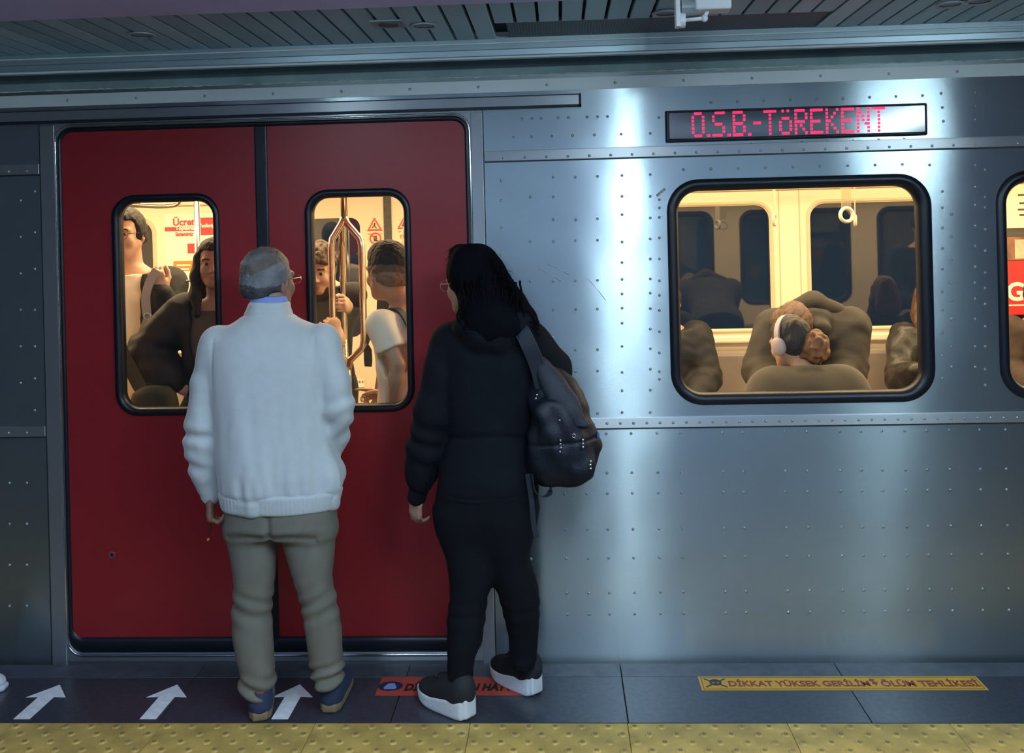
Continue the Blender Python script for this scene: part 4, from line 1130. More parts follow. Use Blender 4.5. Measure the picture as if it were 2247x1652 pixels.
# hem band as its own ribbed piece
hb = Solid(.006); hb.loft([(z_, cx_, cy_, a_ + .003, b_ + .003) for z_, cx_, cy_, a_, b_ in hem], n=2.4, cap=.010)
link('hem_rib', hb.mesh('hem_rib', JACKET, lambda V, N_: .0008 * np.sin(V[:, 0] * 420) * (np.abs(N_[:, 2]) < .5) + .0015 * np.sin(V[:, 0] * 30 + 1), relax=1), jk)
cuff = Solid(.004); cuff.cone(B(459, 1062, .03), B(463, 1084, .033), r(24), r(23), .004); link('cuff', cuff.mesh('cuff', JACKET), jk)
SHIRTB = mat('shirt_blue', (0.22, 0.30, 0.62), .7)
sc_ = Solid(.004); sc_.loft(rowsM([(649, 553, 628, .067, .032), (672, 549, 632, .069, .032)]), n=2.2, cap=.006); link('shirt_collar', sc_.mesh('shirt_collar', SHIRTB), man)
# skin: head, neck, body, hands, one surface
bm_ = Solid(.0048)
hc = B(589, 616, .055); HM = Head(hc, rotz(-.42) @ rotx(.05), 1.07)
HM.add(bm_, B(591, 675, .035), .050, 1.15)
bm_.loft(rowsM([(695, 562, 626, .045, .03), (742, 510, 680, .07, .01), (850, 500, 690, .09, 0), (1000, 505, 700, .09, 0), (1150, 520, 720, .09, 0)]), .03)
bm_.chain(la, [r(20), r(18), r(18), r(17), r(15), r(13)], .02)
wl_ = B(461, 1078, .032); hdir = B(462, 1130, .035) - wl_
hand(bm_, wl_, hdir, np.array([.95, .3, 0]), 1, 1.12, ((.75, 1.0, .7), (.85, 1.05, .7), (.9, 1.1, .7), (.95, 1.1, .7)), .05, .85)
bm_.chain(ra, [r(20), r(18), r(18), r(17), r(16)], .02)
hand(bm_, RAx[-1], np.array([-.25, .5, -.8]), np.array([-1, 0, 0.2]), -1, .94, (.4, .5, .4), .05, .5)
for xs, ys in (((560, 1150), (562, 1500)), ((672, 1150), (716, 1480))):
    bm_.chain([B(xs[0], xs[1]), B((xs[0] + ys[0]) / 2, 1330), B(*ys)], [r(40), r(26), r(18)], .03)
SK_MAN = skin('weathered', (0.30, 0.155, 0.105))
link('body', bm_.mesh('body', [SK_MAN, LIP, BROW], None, HM.pick(False), 1), man)
HM.eyes(man)
HM.glasses(man, mat('glasses_wire', (0.7, .68, .6), .25, 1.0), .025, .017)
# thin cropped grey hair, thinner on the crown, darker at the nape
GREYH = mat('hair_cropped_grey', (0.165, 0.165, 0.175), .55, bump=.5, bscale=260, var=.35, vscale=18)
NAPEH = mat('hair_nape_dark', (0.06, 0.056, 0.058), .6, bump=.5, bscale=260, var=.35, vscale=18)
CROWN = mat('hair_thin_crown', (0.135, 0.105, 0.082), .6, bump=.4, bscale=260, var=.3, vscale=22)
hs = Solid(.004); cap_hair(HM, hs, .0035, .030, -.066, .012, .036, .020)
def manhair(V, N_): return .0014 * waves(V, 260, 4, 8)
def manpick(C):
    q = HM.local(C); n = .006 * waves(q, 60, 9); z = q[:, 2] + n; y = q[:, 1]
    out = np.zeros(len(C), int)
    out[z < -.012 - .25 * np.maximum(0, y)] = 1
    out[(z > .058 + .35 * np.minimum(0, y + .05)) & ~((z > .072 + .25 * (q[:, 0])) & (z < .088 + .25 * q[:, 0]) & (y < -.02))] = 2
    return out
link('hair', hs.mesh('hair', [GREYH, NAPEH, CROWN], manhair, manpick, 1), man)
# trousers
tr_ = Solid(.0065)
tr_.loft(rowsM([(1060, 497, 735, .115, 0), (1110, 496, 737, .122, 0), (1150, 497, 736, .122, -.005), (1175, 499, 734, .105, 0)]), n=2.5)
LL = [(1150, 498, 608, .088, 0), (1190, 502, 608, .086, 0), (1223, 508, 605, .083, 0), (1274, 516, 601, .077, 0), (1332, 514, 594, .070, 0), (1347, 512, 594, .069, 0), (1401, 515, 598, .070, -.01), (1440, 522, 601, .068, -.015), (1474, 531, 604, .064, -.02), (1500, 528, 604, .064, -.02), (1528, 536, 599, .066, -.03)]
RL = [(1150, 614, 734, .088, 0), (1190, 622, 733, .086, 0), (1223, 633, 731, .083, 0), (1268, 648, 726, .076, 0), (1321, 664, 739, .072, .01), (1383, 671, 750, .072, .01), (1438, 677, 751, .068, .01), (1474, 683, 754, .064, .01), (1490, 688, 750, .066, .0), (1504, 693, 746, .066, -.01)]
tr_.loft(rowsM(LL), k=.03, n=2.2); tr_.loft(rowsM(RL), k=.03, n=2.2)
kz = B(600, 1325)[2]; cz_ = B(600, 1495)[2]; bz = B(600, 1180)[2]
def khaki_disp(V, N_):
    x, y, z = V.T; left = x < B(612, 1300)[0]
    d = .003 * waves(V, 14, 8, 6, (1, 1, .6))
    d += np.exp(-((z - kz) / .07) ** 2) * .0038 * np.sin((z + (.45 * x) * np.where(left, 1, -1)) * 95 + 1.8 * waves(V, 12, 33, 4))
    zc2 = np.where(left, B(560, 1505)[2], B(715, 1480)[2])
    d += np.exp(-((z - zc2 - .01) / .045) ** 2) * .0085 * np.sin((z + .25 * np.where(left, x, -x)) * 130 + 4 * x + 1.6 * waves(V, 18, 34, 4))
    # seat: folds under the buttocks, centre seam
    sx_ = B(608, 1140)[0]
    d -= .014 * np.exp(-((x - sx_) / .012) ** 2) * np.exp(-((z - B(600, 1145)[2]) / .07) ** 2) * (y < YM)
    zf = bz + .030 - .12 * np.abs(np.abs(x - sx_) - .08)
    d -= .006 * np.exp(-((z - zf) / .014) ** 2) * (y < YM) * (np.abs(x - sx_) < .17)
    return d
link('trousers', tr_.mesh('trousers', KHAKI, khaki_disp, relax=1), man)
NAVY = mat('canvas_navy', (0.018, 0.030, 0.070), .8, bump=.15, bscale=250); TAN = mat('sole_tan', (0.20, 0.14, 0.075), .7); TABB = mat('leather_brown', (0.10, 0.035, 0.018), .55)
hl_ = fl(571, 1584); hr_ = fl(722, 1566)
shoe(man, hl_, (-.28, 1), .285, NAVY, TAN, 1.05, .036, TABB, laces=TAN, h=.0045)
shoe(man, hr_, (-.02, 1), .285, NAVY, TAN, 1.05, .036, TABB, laces=TAN, h=.0045)
# string of prayer beads hanging from his left hand
pb = empty('prayer_beads', tuple(B(460, 1120, .04)), 'thin string of dark beads hanging from the hand of the person in the pale jacket', 'beads')
pts = bez([B(468, 1118, .035), B(462, 1140, .035), B(461, 1160, .035), B(459, 1176, .035)], 18)
tube('bead_cord', pts, .0011, mat('bead_cord', (.03, .015, .01), .7), pb, 5)
bm = bmesh.new(); bmesh.ops.create_icosphere(bm, subdivisions=2, radius=.0042); beadm = mesh_bm('bead', bm, mat('bead_dark', (0.05, 0.02, .012), .3), True)
for p in pts[1:-2:2]: link('bead', beadm, pb, tuple(p))
bm = bmesh.new(); bmesh.ops.create_icosphere(bm, subdivisions=2, radius=.0062); link('amber_bead', mesh_bm('amber_bead', bm, mat('bead_amber', (0.45, 0.17, 0.06), .3), True), pb, tuple(B(457, 1184, .035)))
# ------------------------------------------------------------------ the woman in black with a backpack on one shoulder
YWm = -0.38
def Q_(px, py, dy=0.0): return at(px, py, YWm + dy)
rowsW = lambda tab: rowsM(tab, Q_)
PWm = pxm(1060, 850, YWm)
def rw(px): return px / PWm
wom = empty('person', tuple(np.array([float(Q_(1050, 1560)[0]), YWm, 0])), 'person all in black with long wavy dark hair and white-soled shoes, turned towards the doors', 'person')
BLACKF = mat('fleece_black', (0.003, 0.004, 0.0065), .9, bump=.15, bscale=160, spec=.2)
BLACKT = mat('leggings_black', (0.0028, 0.0036, 0.0058), .9, bump=.1, bscale=220, spec=.2)
ws = Solid(.007)
ws.loft(rowsW([(690, 1005, 1120, .085, .02), (712, 985, 1165, .10, .02), (740, 966, 1192, .112, .01), (790, 968, 1192, .12, .0), (850, 972, 1185, .122, 0), (910, 978, 1176, .120, 0), (955, 978, 1172, .118, 0), (1000, 968, 1176, .128, -.005), (1040, 962, 1180, .138, -.01), (1085, 958, 1180, .14, -.01)]), n=2.3, cap=.012)
wla = [Q_(984, 742), Q_(966, 815, -.01), Q_(950, 905, -.01), Q_(932, 985, .01), Q_(922, 1045, .03), Q_(917, 1080, .04)]
ws.chain(wla, [rw(36), rw(38), rw(41), rw(39), rw(33), rw(20)], .018)
wra = [Q_(1160, 748), Q_(1212, 812, .02), Q_(1200, 860, .14), Q_(1168, 800, .22)]
ws.chain(wra, [rw(42), rw(43), rw(36), rw(30)], .018)
hood = [(1020, 712), (1060, 738), (1100, 738), (1140, 708)]
ws.chain([Q_(x, y, -.085) for x, y in hood], [.045, .055, .055, .042], .03)
WL_ = [np.array(p) for p in wla]
def wom_disp(V, N_):
    x, y, z = V.T
    d = .0035 * waves(V, 18, 11, 6) + .0018 * waves(V, 48, 12, 6)
    dl = np.min([seg_d(V, WL_[i], WL_[i + 1])[0] for i in range(5)], 0)
    arm = np.clip((.085 - dl) / .02, 0, 1); ez = Q_(950, 960)[2]
    d += arm * np.exp(-((z - ez) / .12) ** 2) * .006 * np.sin((z + .4 * x) * 80 + 1.4 * waves(V, 12, 13, 3))
    zw = Q_(1075, 945)[2] - .06 * (x - Q_(1075, 945)[0]) ** 2 * 12
    d -= (1 - arm) * .007 * np.exp(-((z - zw) / .012) ** 2) * (y < YWm)
    zh_ = Q_(1000, 1075)[2]; d -= (1 - arm) * .005 * np.exp(-((z - zh_) / .008) ** 2)
    return d
link('jacket', ws.mesh('jacket', BLACKF, wom_disp, relax=1), wom)
wc = Solid(.004); wc.cone(Q_(918, 1076, .04), Q_(915, 1090, .042), rw(22), rw(21), .004); link('cuff', wc.mesh('cuff', BLACKF), wom)
# skin
SKW = skin('woman', (0.44, 0.25, 0.17))
wb_ = Solid(.0048)
HW = Head(Q_(1032, 622, .035), rotz(.88) @ rotx(-.05), 0.97)
HW.add(wb_, Q_(1060, 700, .02), .052, .85, .9)
wb_.loft(rowsW([(700, 1010, 1130, .06, .02), (760, 990, 1170, .085, .01), (900, 995, 1160, .085, 0), (1080, 985, 1160, .09, 0), (1180, 990, 1150, .085, 0)]), .03)
wb_.chain(wla, [.03, .03, .028, .026, .022, .019], .02)
wl_ = Q_(916, 1086, .042); hand(wb_, wl_, Q_(911, 1135, .06) - wl_, np.array([.75, .75, .0]), 1, .96, ((.35, .55, .4), (.5, .7, .45), (.65, .8, .5), (.75, .85, .5)), .10, .25)
wb_.chain(wra, [.03, .03, .027, .024], .02)
hand(wb_, wra[-1] + np.array([0, .01, 0]), np.array([-.45, .15, .75]), np.array([-.2, -1, .1]), -1, .94, (1.0, 1.1, .8), .04, .8)
LWc = [(1160, 975, 1075), (1320, 990, 1066), (1495, 985, 1035)]
wb_.chain([Q_((a + b) / 2, y, .0 - .035 * (y > 1300)) for y, a, b in LWc], [.05, .032, .026], .03)
RWc = [(1160, 1085, 1165), (1320, 1098, 1178), (1450, 1120, 1176)]
wb_.chain([Q_((a + b) / 2, y, .02 + .045 * (y > 1300)) for y, a, b in RWc], [.05, .032, .026], .03)
link('body', wb_.mesh('body', [SKW, LIP, BROW], None, HW.pick(), 1), wom)
HW.eyes(wom)
HW.glasses(wom, mat('glasses_pink', (0.45, .22, .30), .3), .025, .021, glass_mat('spectacle_lens', (.9, .86, .92), .08))
# leggings
wt = Solid(.007)
wt.loft(rowsW([(1030, 966, 1176, .125, -.01), (1075, 958, 1182, .135, -.01), (1126, 958, 1174, .125, -.005), (1165, 968, 1168, .10, 0), (1195, 990, 1150, .07, .0)]), n=2.4)
WLr = [(1110, 960, 1085, .10, -.01), (1150, 962, 1080, .102, -.01), (1188, 971, 1080, .094, -.01), (1233, 980, 1080, .090, -.01), (1274, 986, 1076, .085, -.01), (1312, 988, 1070, .080, -.015), (1350, 982, 1067, .078, -.025), (1409, 982, 1059, .074, -.04), (1440, 983, 1044, .066, -.045), (1480, 982, 1038, .060, -.05), (1512, 984, 1036, .056, -.05)]
WRr = [(1110, 1062, 1174, .10, .0), (1150, 1070, 1168, .102, .0), (1188, 1076, 1161, .092, .0), (1233, 1077, 1164, .088, .01), (1274, 1086, 1178, .085, .02), (1312, 1096, 1185, .080, .03), (1347, 1105, 1184, .076, .04), (1395, 1117, 1180, .066, .055), (1430, 1118, 1177, .062, .06), (1462, 1120, 1174, .060, .06)]
wt.loft(rowsW(WLr), k=.05, n=2.2); wt.loft(rowsW(WRr), k=.05, n=2.2)
def leg_disp(V, N_):
    z = V[:, 2]; return .0025 * waves(V, 15, 14, 6) + .002 * np.exp(-((z - Q_(1000, 1340)[2]) / .08) ** 2) * np.sin(z * 120 + waves(V, 12, 15)) + .0028 * np.exp(-((z - Q_(1000, 1480)[2]) / .05) ** 2) * np.sin(z * 140 + waves(V, 12, 16))
link('leggings', wt.mesh('leggings', BLACKT, leg_disp, relax=1), wom)
SOLEW = mat('sole_white', (0.72, 0.74, 0.76), .55, bump=.25, bscale=70); UPB = mat('shoe_mesh_black', (0.010, 0.011, 0.014), .75, bump=.3, bscale=300)
h1 = fl(1034, 1580); t1 = fl(934, 1534); shoe(wom, h1, (t1 - h1), float(np.linalg.norm((t1 - h1)[:2])) + .02, UPB, SOLEW, 1.08, .050, None, .030, .60, laces=UPB, h=.0045)
h2 = fl(1180, 1527); t2 = fl(1092, 1484); shoe(wom, h2, (t2 - h2), float(np.linalg.norm((t2 - h2)[:2])) + .02, UPB, SOLEW, 1.08, .050, None, .030, .60, laces=UPB, h=.0045)
# long wavy hair
hw_ = Solid(.0065)
cap_hair(HW, hw_, .016, .030, -.10, fy=.135)
hr = [(537, 1000, 1052, .03, .04), (548, 984, 1085, .07, .035), (570, 982, 1099, .085, .03), (600, 984, 1112, .095, .025), (640, 1000, 1138, .10, .0), (670, 1004, 1150, .10, -.03), (700, 1003, 1172, .095, -.055), (730, 1010, 1160, .07, -.085), (752, 1040, 1120, .04, -.10)]
hw_.loft(rowsW(hr), k=.02, n=2.1)
hw_.chain([Q_(1130, 660, -.02), Q_(1158, 695, -.03), Q_(1178, 712, -.03)], [.035, .025, .010], .02)
hw_.ell(HW.P(0, .125, -.035), (.056, .056, .085), HW.R, .01, 'cut')
WHAIR = mat('hair_wavy_black', (0.003, 0.0034, 0.0048), .85, bump=.5, bscale=70, stretch=(1, 1, .3), spec=.04)
def whair(V, N_):
    x, y, z = V.T
    return .004 * waves(V, 60, 17, 8, (1, 1, .35)) + .006 * waves(V, 24, 18, 5)
hairo = link('hair', hw_.mesh('hair', WHAIR, whair, relax=1), wom)
# loose locks and flyaways
rs_ = random.Random(12)
def lock(parent, p0, p1, amp, rad, fr, m, name='hair_lock', n=16):
    p0, p1 = np.array(p0), np.array(p1); ph = rs_.uniform(0, 6.28); ph2 = rs_.uniform(0, 6.28)
    pts = []; rr = []
    for i in range(n + 1):
        t = i / n; w = amp * min(1, t * 2.5)
        pts.append(p0 + (p1 - p0) * t + np.array([w * sin(fr * t + ph), w * cos(fr * t * 1.1 + ph2), w * .3 * sin(fr * t * .7)])); rr.append(rad * (1 - .75 * t))
    return tube_mesh(name, pts, rr, m, 5)
def join_meshes(name, ms, m):
    vs = []; fs = []
    for me in ms:
        o_ = len(vs); vs += [tuple(v.co) for v in me.vertices]; fs += [tuple(i + o_ for i in p.vertices) for p in me.polygons]; bpy.data.meshes.remove(me)
    me = bpy.data.meshes.new(name); me.from_pydata(vs, [], fs); me.materials.append(m); me.polygons.foreach_set('use_smooth', [True] * len(fs)); return me
ms_ = []
edge = [(1086, 556), (1104, 586), (1121, 610), (1134, 633), (1143, 655), (1150, 672), (1165, 686), (1180, 700)]
for k in range(150):
    i = rs_.uniform(0, len(edge) - 1.01); a, b = edge[int(i)], edge[int(i) + 1]; f = i - int(i)
    ex_, ey_ = a[0] + (b[0] - a[0]) * f, a[1] + (b[1] - a[1]) * f
    dy = rs_.uniform(-.11, .05)
    st = Q_(ex_ - rs_.uniform(10, 26), ey_ - rs_.uniform(4, 18), dy)
    out = rs_.uniform(-4, 8) if rs_.random() < .85 else rs_.uniform(8, 18)
    en = Q_(ex_ + out + rs_.uniform(0, 6), ey_ + rs_.uniform(22, 60), dy + rs_.uniform(-.02, .02))
    ms_.append(lock(hairo, st, en, rs_.uniform(.006, .014), rs_.uniform(.0010, .0026), rs_.uniform(9, 18), None))
for k in range(70):
    sx_ = rs_.uniform(1005, 1150); st = Q_(sx_, rs_.uniform(600, 680), -.10 + rs_.uniform(-.01, .02)); en = Q_(sx_ + rs_.uniform(-8, 14), rs_.uniform(715, 760), -.135 + rs_.uniform(-.01, .01))
    ms_.append(lock(hairo, st, en, rs_.uniform(.005, .012), rs_.uniform(.003, .005), rs_.uniform(6, 12), None))
for k in range(16):
    ey_ = rs_.uniform(548, 590); st = Q_(990, ey_ - 6, .03); en = Q_(978 + rs_.uniform(-3, 6), ey_ + rs_.uniform(6, 22), .05)
    ms_.append(lock(hairo, st, en, .003, .0012, 6, None, n=8))
o = link('hair_strands', join_meshes('hair_strands', ms_, WHAIR), wom); o['kind'] = 'stuff'

# ------------------------------------------------------------------ her backpack
YBk = -0.47
def K_(px, py, dy=0.0): return at(px, py, YBk + dy)
bag = empty('backpack', tuple(K_(1240, 1060)), 'black backpack with shiny zip pulls hanging from one shoulder of the person in black', 'backpack')
NYL = mat('nylon_black', (0.004, 0.006, 0.011), .55, bump=.2, bscale=120, spec=.35); NYL2 = mat('nylon_panel', (0.007, 0.010, 0.018), .65, bump=.2, bscale=180)
bg = Solid(.006)
bg.loft(rowsM([(785, 1168, 1200, .04, .06), (805, 1166, 1236, .06, .055), (835, 1164, 1266, .085, .045), (870, 1160, 1282, .10, .03), (910, 1160, 1292, .105, .02), (950, 1156, 1310, .11, .01), (978, 1154, 1322, .11, .01), (1010, 1157, 1312, .108, .01), (1040, 1166, 1300, .10, .01), (1062, 1190, 1280, .085, .01)], K_), n=2.5, cap=.02)
bg.cone(K_(1200, 905, -.085), K_(1268, 1020, -.085), .045, .060, .03, ((0, 1, 0), .5))
def bag_disp(V, N_):
    x, y, z = V.T; x0, z0 = K_(1230, 930)[0], K_(1230, 930)[2]
    u = (x - x0) * .78 + (z - z0) * .62
    d = .0055 * waves(V, 26, 19, 7) + .003 * waves(V, 60, 20, 6)
    d += .006 * np.sin(((x - x0) * .8 + (z - z0) * .55) * 70 + 1.5 * waves(V, 9, 24, 3)) * np.clip((z - K_(1230, 1000)[2]) / .15, 0, 1)
    zz = K_(1230, 962)[2] + .1 * (x - x0); d -= .006 * np.exp(-((z - zz) / .005) ** 2) * (y < YBk + .02)
    return d
bo = link('bag_body', bg.mesh('bag_body', NYL, bag_disp, relax=1), bag)
fp = Solid(.0055); fp.loft(rowsM([(782, 1172, 1196, .03, 0), (830, 1178, 1240, .035, -.03), (870, 1196, 1266, .03, -.055), (905, 1215, 1280, .025, -.07), (940, 1250, 1300, .02, -.08)], K_), n=2.4, cap=.015)
link('top_flap', fp.mesh('top_flap', NYL2, lambda V, N_: .004 * waves(V, 34, 25, 6), relax=1), bag)
# straps
ribbon('shoulder_strap', bez([K_(1128, 716, .10), K_(1142, 722, -.02), K_(1158, 752, -.045), K_(1178, 800, -.035), K_(1192, 850, -.03)], 24), (-.2, -1, .3), .055, .012, NYL2, bag)
ribbon('carry_loop', bez([K_(1166, 1040, -.07), K_(1172, 1076, -.07), K_(1192, 1090, -.06), K_(1208, 1078, -.04), K_(1206, 1052, -.02)], 24), np.array([norm((-.5, -.3, -.8))] * 1)[0], .020, .003, NYL2, bag)
ribbon('strap_end', bez([K_(1158, 1040, -.05), K_(1166, 1095, -.05), K_(1171, 1150, -.05), K_(1178, 1180, -.05)], 18), (0, -1, 0), .018, .003, NYL2, bag)
PULL = mat('zip_pull_silver', (0.75, 0.77, 0.80), .18, 1.0)
def surf_bead(ps, R_=.0048):
    g = None
    for px, py in ps:
        bm = bmesh.new(); bmesh.ops.create_icosphere(bm, subdivisions=2, radius=R_)
        p = K_(px, py, -.118)
        g = link('zip_pull' if g is None else 'zip_bead', mesh_bm('zip_bead', bm, PULL, True), bag if g is None else g, tuple(p)) if g is None else link('zip_bead', mesh_bm('zip_bead', bm, PULL, True), g, tuple(p))
for ps in (((1178, 866), (1176, 874)), ((1230, 966), (1230, 974), (1231, 982), (1229, 991)), ((1279, 965), (1279, 973), (1279, 981)), ((1296, 1012), (1295, 1020), (1296, 1028)), ((1228, 922),)):
    surf_bead(ps)
o = link('zip_ring', torus_mesh('zip_ring', .006, .0018, PULL, 16, 6, 1), bag, tuple(K_(1259, 956, -.118))); o.rotation_euler = (pi / 2, .4, 0)
bm = bmesh.new(); bmesh.ops.create_icosphere(bm, subdivisions=2, radius=.010)
o = link('side_badge', mesh_bm('side_badge', bm, mat('badge_blue', (0.03, .12, .32), .4), True), bag, tuple(K_(1312, 955, -.03))); o.scale = (.6, 1, 1.4)
# ------------------------------------------------------------------ riders in the car
TROW = [(-.12, .168, .112), (-.04, .174, .120), (.06, .163, .112), (.16, .150, .104), (.28, .166, .112), (.39, .182, .114), (.46, .178, .104), (.51, .145, .088), (.55, .085, .068)]
FROW = [(-.12, .170, .115), (-.04, .172, .120), (.06, .145, .102), (.15, .124, .090), (.25, .138, .100), (.34, .158, .118), (.42, .165, .104), (.48, .150, .084), (.53, .085, .062)]
DENIM = mat('denim_dark', (0.03, 0.038, 0.06), .85, bump=.1, bscale=200); CHARC = mat('trouser_charcoal', (0.025, 0.025, 0.028), .85, bump=.1, bscale=200)
TEEC = mat('tee_cream', (0.84, 0.77, 0.65), .85, bump=.1, bscale=180); TEEB = mat('tee_black', (0.022, 0.019, 0.018), .85, bump=.1, bscale=180); TOPG = mat('top_brown_grey', (0.085, 0.068, 0.055), .75, bump=.1, bscale=260)
JBLK = mat('jacket_black', (0.007, 0.0065, 0.0065), .7, bump=.15, bscale=120); JOLV = mat('jacket_olive', (0.028, 0.023, 0.015), .7, bump=.15, bscale=120); COATO = mat('coat_olive', (0.068, 0.055, 0.034), .9, bump=.2, bscale=200, sheen=.2)
LEATH = mat('leather_black', (0.018, 0.015, 0.011), .38, bump=.2, bscale=60); JBLU = mat('jacket_blue', (0.016, 0.028, 0.055), .8, bump=.1, bscale=160); SHOEB = mat('shoe_dark', (0.02, 0.02, 0.022), .6); SOLEG = mat('sole_grey', (.3, .29, .28), .7)
ZF = CFLOOR
class Rider:
    def __init__(self, label, X, Y, face, h=1.75, lean=0.0, seated=False, female=False, yaw=0.0, pitch=0.0, headpos=None, hscale=1.0, group=None):
        s = self.s = h / 1.75; self.female = female; self.seated = seated; self.face = face
        self.Rf = rotz(face); self.Ru = self.Rf @ rotx(-lean)
        self.O = np.array([X, Y, .615 if seated else ZF + .93 * s]); self.base = np.array([X, Y, ZF])
        self.root = empty('person', (X, Y, ZF), label, 'person', group)
        U = self.U = lambda x, y, z: self.O + self.Ru @ (np.array([x, y, z]) * s)
        self.rows = FROW if female else TROW; sh = .160 if female else .182
        self.sh = {-1: U(-sh, 0, .455), 1: U(sh, 0, .455)}
        self.neck = U(0, .0, .545)
        hp = U(0, .035, .695) if headpos is None else np.array(headpos, float)
        self.H = Head(hp, self.Rf @ rotz(yaw) @ rotx(pitch), hscale * s ** .5 * (.95 if female else 1.0))
        self.arm = {}
        for e in (-1, 1):
            if seated: el, wr = U(e * .235, .06, .20), U(e * .12, .27, .10)
            else: el, wr = U(e * .235, -.02, .16), U(e * .245, .06, -.10)
            f = norm(wr - el); n = self.Rf @ np.array([-e * 1.0, .1, 0]) if not seated else np.array([0, 0, -1.0])
            self.arm[e] = [el, wr, f, n, (.35, .5, .4)]
    def set_arm(self, e, el, wr, f=None, n=None, curl=(.4, .6, .5)):
        el, wr = np.array(el, float), np.array(wr, float)
        self.arm[e] = [el, wr, norm(wr - el) if f is None else norm(f), self.arm[e][3] if n is None else np.array(n, float), curl]
    def legs(self):
        s = self.s; out = []
        for e in (-1, 1):
            if self.seated: hip = self.O + self.Rf @ np.array([e * .09, .02, -.02]); kn = self.O + self.Rf @ np.array([e * .11, .42, -.01]); an = np.array([*(self.O + self.Rf @ np.array([e * .11, .44, 0]))[:2], ZF + .09])
            else: hip = self.base + self.Rf @ (np.array([e * .088, 0, .90]) * s); kn = self.base + self.Rf @ (np.array([e * .10, .02, .49]) * s); an = self.base + self.Rf @ (np.array([e * .105, -.02, .09]) * s)
            out.append((hip, kn, an))
        return out
    def body(self, sk, h=.0052, lip=True, eyes=True, nose=1.0):
        s = self.s; b = Solid(h); H = self.H; self.sk = sk
        H.add(b, self.neck, (.047 if self.female else .054) * s, nose)
        b.loft([(z * s, 0, 0, (a - .018) * s, (d - .016) * s) for z, a, d in self.rows], .02, 2.2, self.O, self.Ru)
        q = .88 if self.female else 1.0
        for e in (-1, 1):
            el, wr, f, n, curl = self.arm[e]
            b.chain([self.sh[e], el], [.045 * s * q, .036 * s * q], .03); b.chain([el, el * .7 + wr * .3, wr], [.037 * s * q, .036 * s * q, .024 * s * q], .012)
            hand(b, wr, f, n, -e * 1, .96 * s * q, curl, .07, .55)
        for hip, kn, an in self.legs(): b.chain([hip, kn, an], [.06 * s, .045 * s, .03 * s], .03)
        link('body', b.mesh('body', [sk, LIP, BROW], None, H.pick(lip), 1), self.root)
        if eyes: H.eyes(self.root)
        return self
    def top(self, m, name='tee_shirt', g=.006, sleeve='short', hem=-.12, neckz=.53, h=.008, fold=.003, puff=1.0, open_=0.0, seed=1, parent=None, neck_r=.05, amp=1.0, stripes=None, extra=None):
        s = self.s; t = Solid(h)
        rows = [(z * s, 0, 0, (a + g) * s, (d + g) * s) for z, a, d in self.rows if hem <= z <= neckz]
        z0 = rows[0]; rows = [((hem) * s, 0, 0, z0[3], z0[4])] + rows if z0[0] > hem * s + 1e-4 else rows
        t.loft(rows, .02, 2.2, self.O, self.Ru, .008)
        for e in (-1, 1):
            el, wr, f, n, curl = self.arm[e]
            r0 = (.062 if not self.female else .054) * s * puff + g
            if sleeve == 'short': mid = self.sh[e] + (el - self.sh[e]) * .62; t.chain([self.sh[e], mid], [r0, r0 * .98], .03)
            else: t.chain([self.sh[e], el, el * .45 + wr * .55, wr * .97 + el * .03], [r0, r0 * .90, r0 * .80, r0 * .62], .028)
        if sleeve == 'short':
            for e in (-1, 1):
                el = self.arm[e][0]; d = norm(el - self.sh[e]); mid = self.sh[e] + (el - self.sh[e]) * .62
                t.rbox(mid + d * .05, np.array([.09, .09, .05]), .004, np.stack([norm(np.cross(d, [0.3, 1, .2])), norm(np.cross(d, np.cross(d, [0.3, 1, .2]))), d], 1), .002, 'cut')
        if extra: extra(t)
        if neck_r: t.cone(self.U(0, .02, .50), self.U(0, .06, .62), neck_r * s, (neck_r + .03) * s, .01, None, 'cut')
        if open_: t.rbox(self.U(0, .16, .2), np.array([open_, .14, .60]) * s, .01, self.Ru, .012, 'cut')
        A = [(self.sh[e], self.arm[e][0], self.arm[e][1]) for e in (-1, 1)]
        def disp(V, N_):
            d = fold * amp * waves(V, 22, seed, 6) + fold * .6 * waves(V, 50, seed + 40, 5)
            for a_, b_, c_ in A:
                dd = np.linalg.norm(V - b_, axis=1); d = d + np.exp(-(dd / .09) ** 2) * fold * 1.6 * np.sin(((V - b_) @ norm(c_ - a_)) * 95 + waves(V, 14, seed + 3, 3) * 1.5)
            return d
        pick = None; mm = m
        if stripes is not None:
            mm = [m, stripes]
            def pick(C): return (np.sin(((C - self.O) @ self.Ru)[:, 2] * 2 * pi / .034) > .45).astype(int)
        return link(name, t.mesh(name, mm, disp, pick, 1), self.root if parent is None else parent)
    def bottom(self, m, shoes=True):
        s = self.s; t = Solid(.013)
        t.loft([(z * s, 0, 0, (a + .004) * s, (d + .004) * s) for z, a, d in self.rows if z < .1], .03, 2.3, self.O, self.Ru if not self.seated else self.Rf)
        for hip, kn, an in self.legs(): t.chain([hip, kn, an + np.array([0, 0, -.02])], [.088 * s, .066 * s, .055 * s], .04)
        link('trousers', t.mesh('trousers', m, lambda V, N_: .003 * waves(V, 18, 5, 5), None, 1), self.root)
        if shoes:
            d = self.Rf @ np.array([0, 1, 0])
            for hip, kn, an in self.legs(): shoe(self.root, np.array([an[0], an[1], ZF]) - d * .07, d, .27, SHOEB, SOLEG, 1.0, .028, h=.010)
        return self
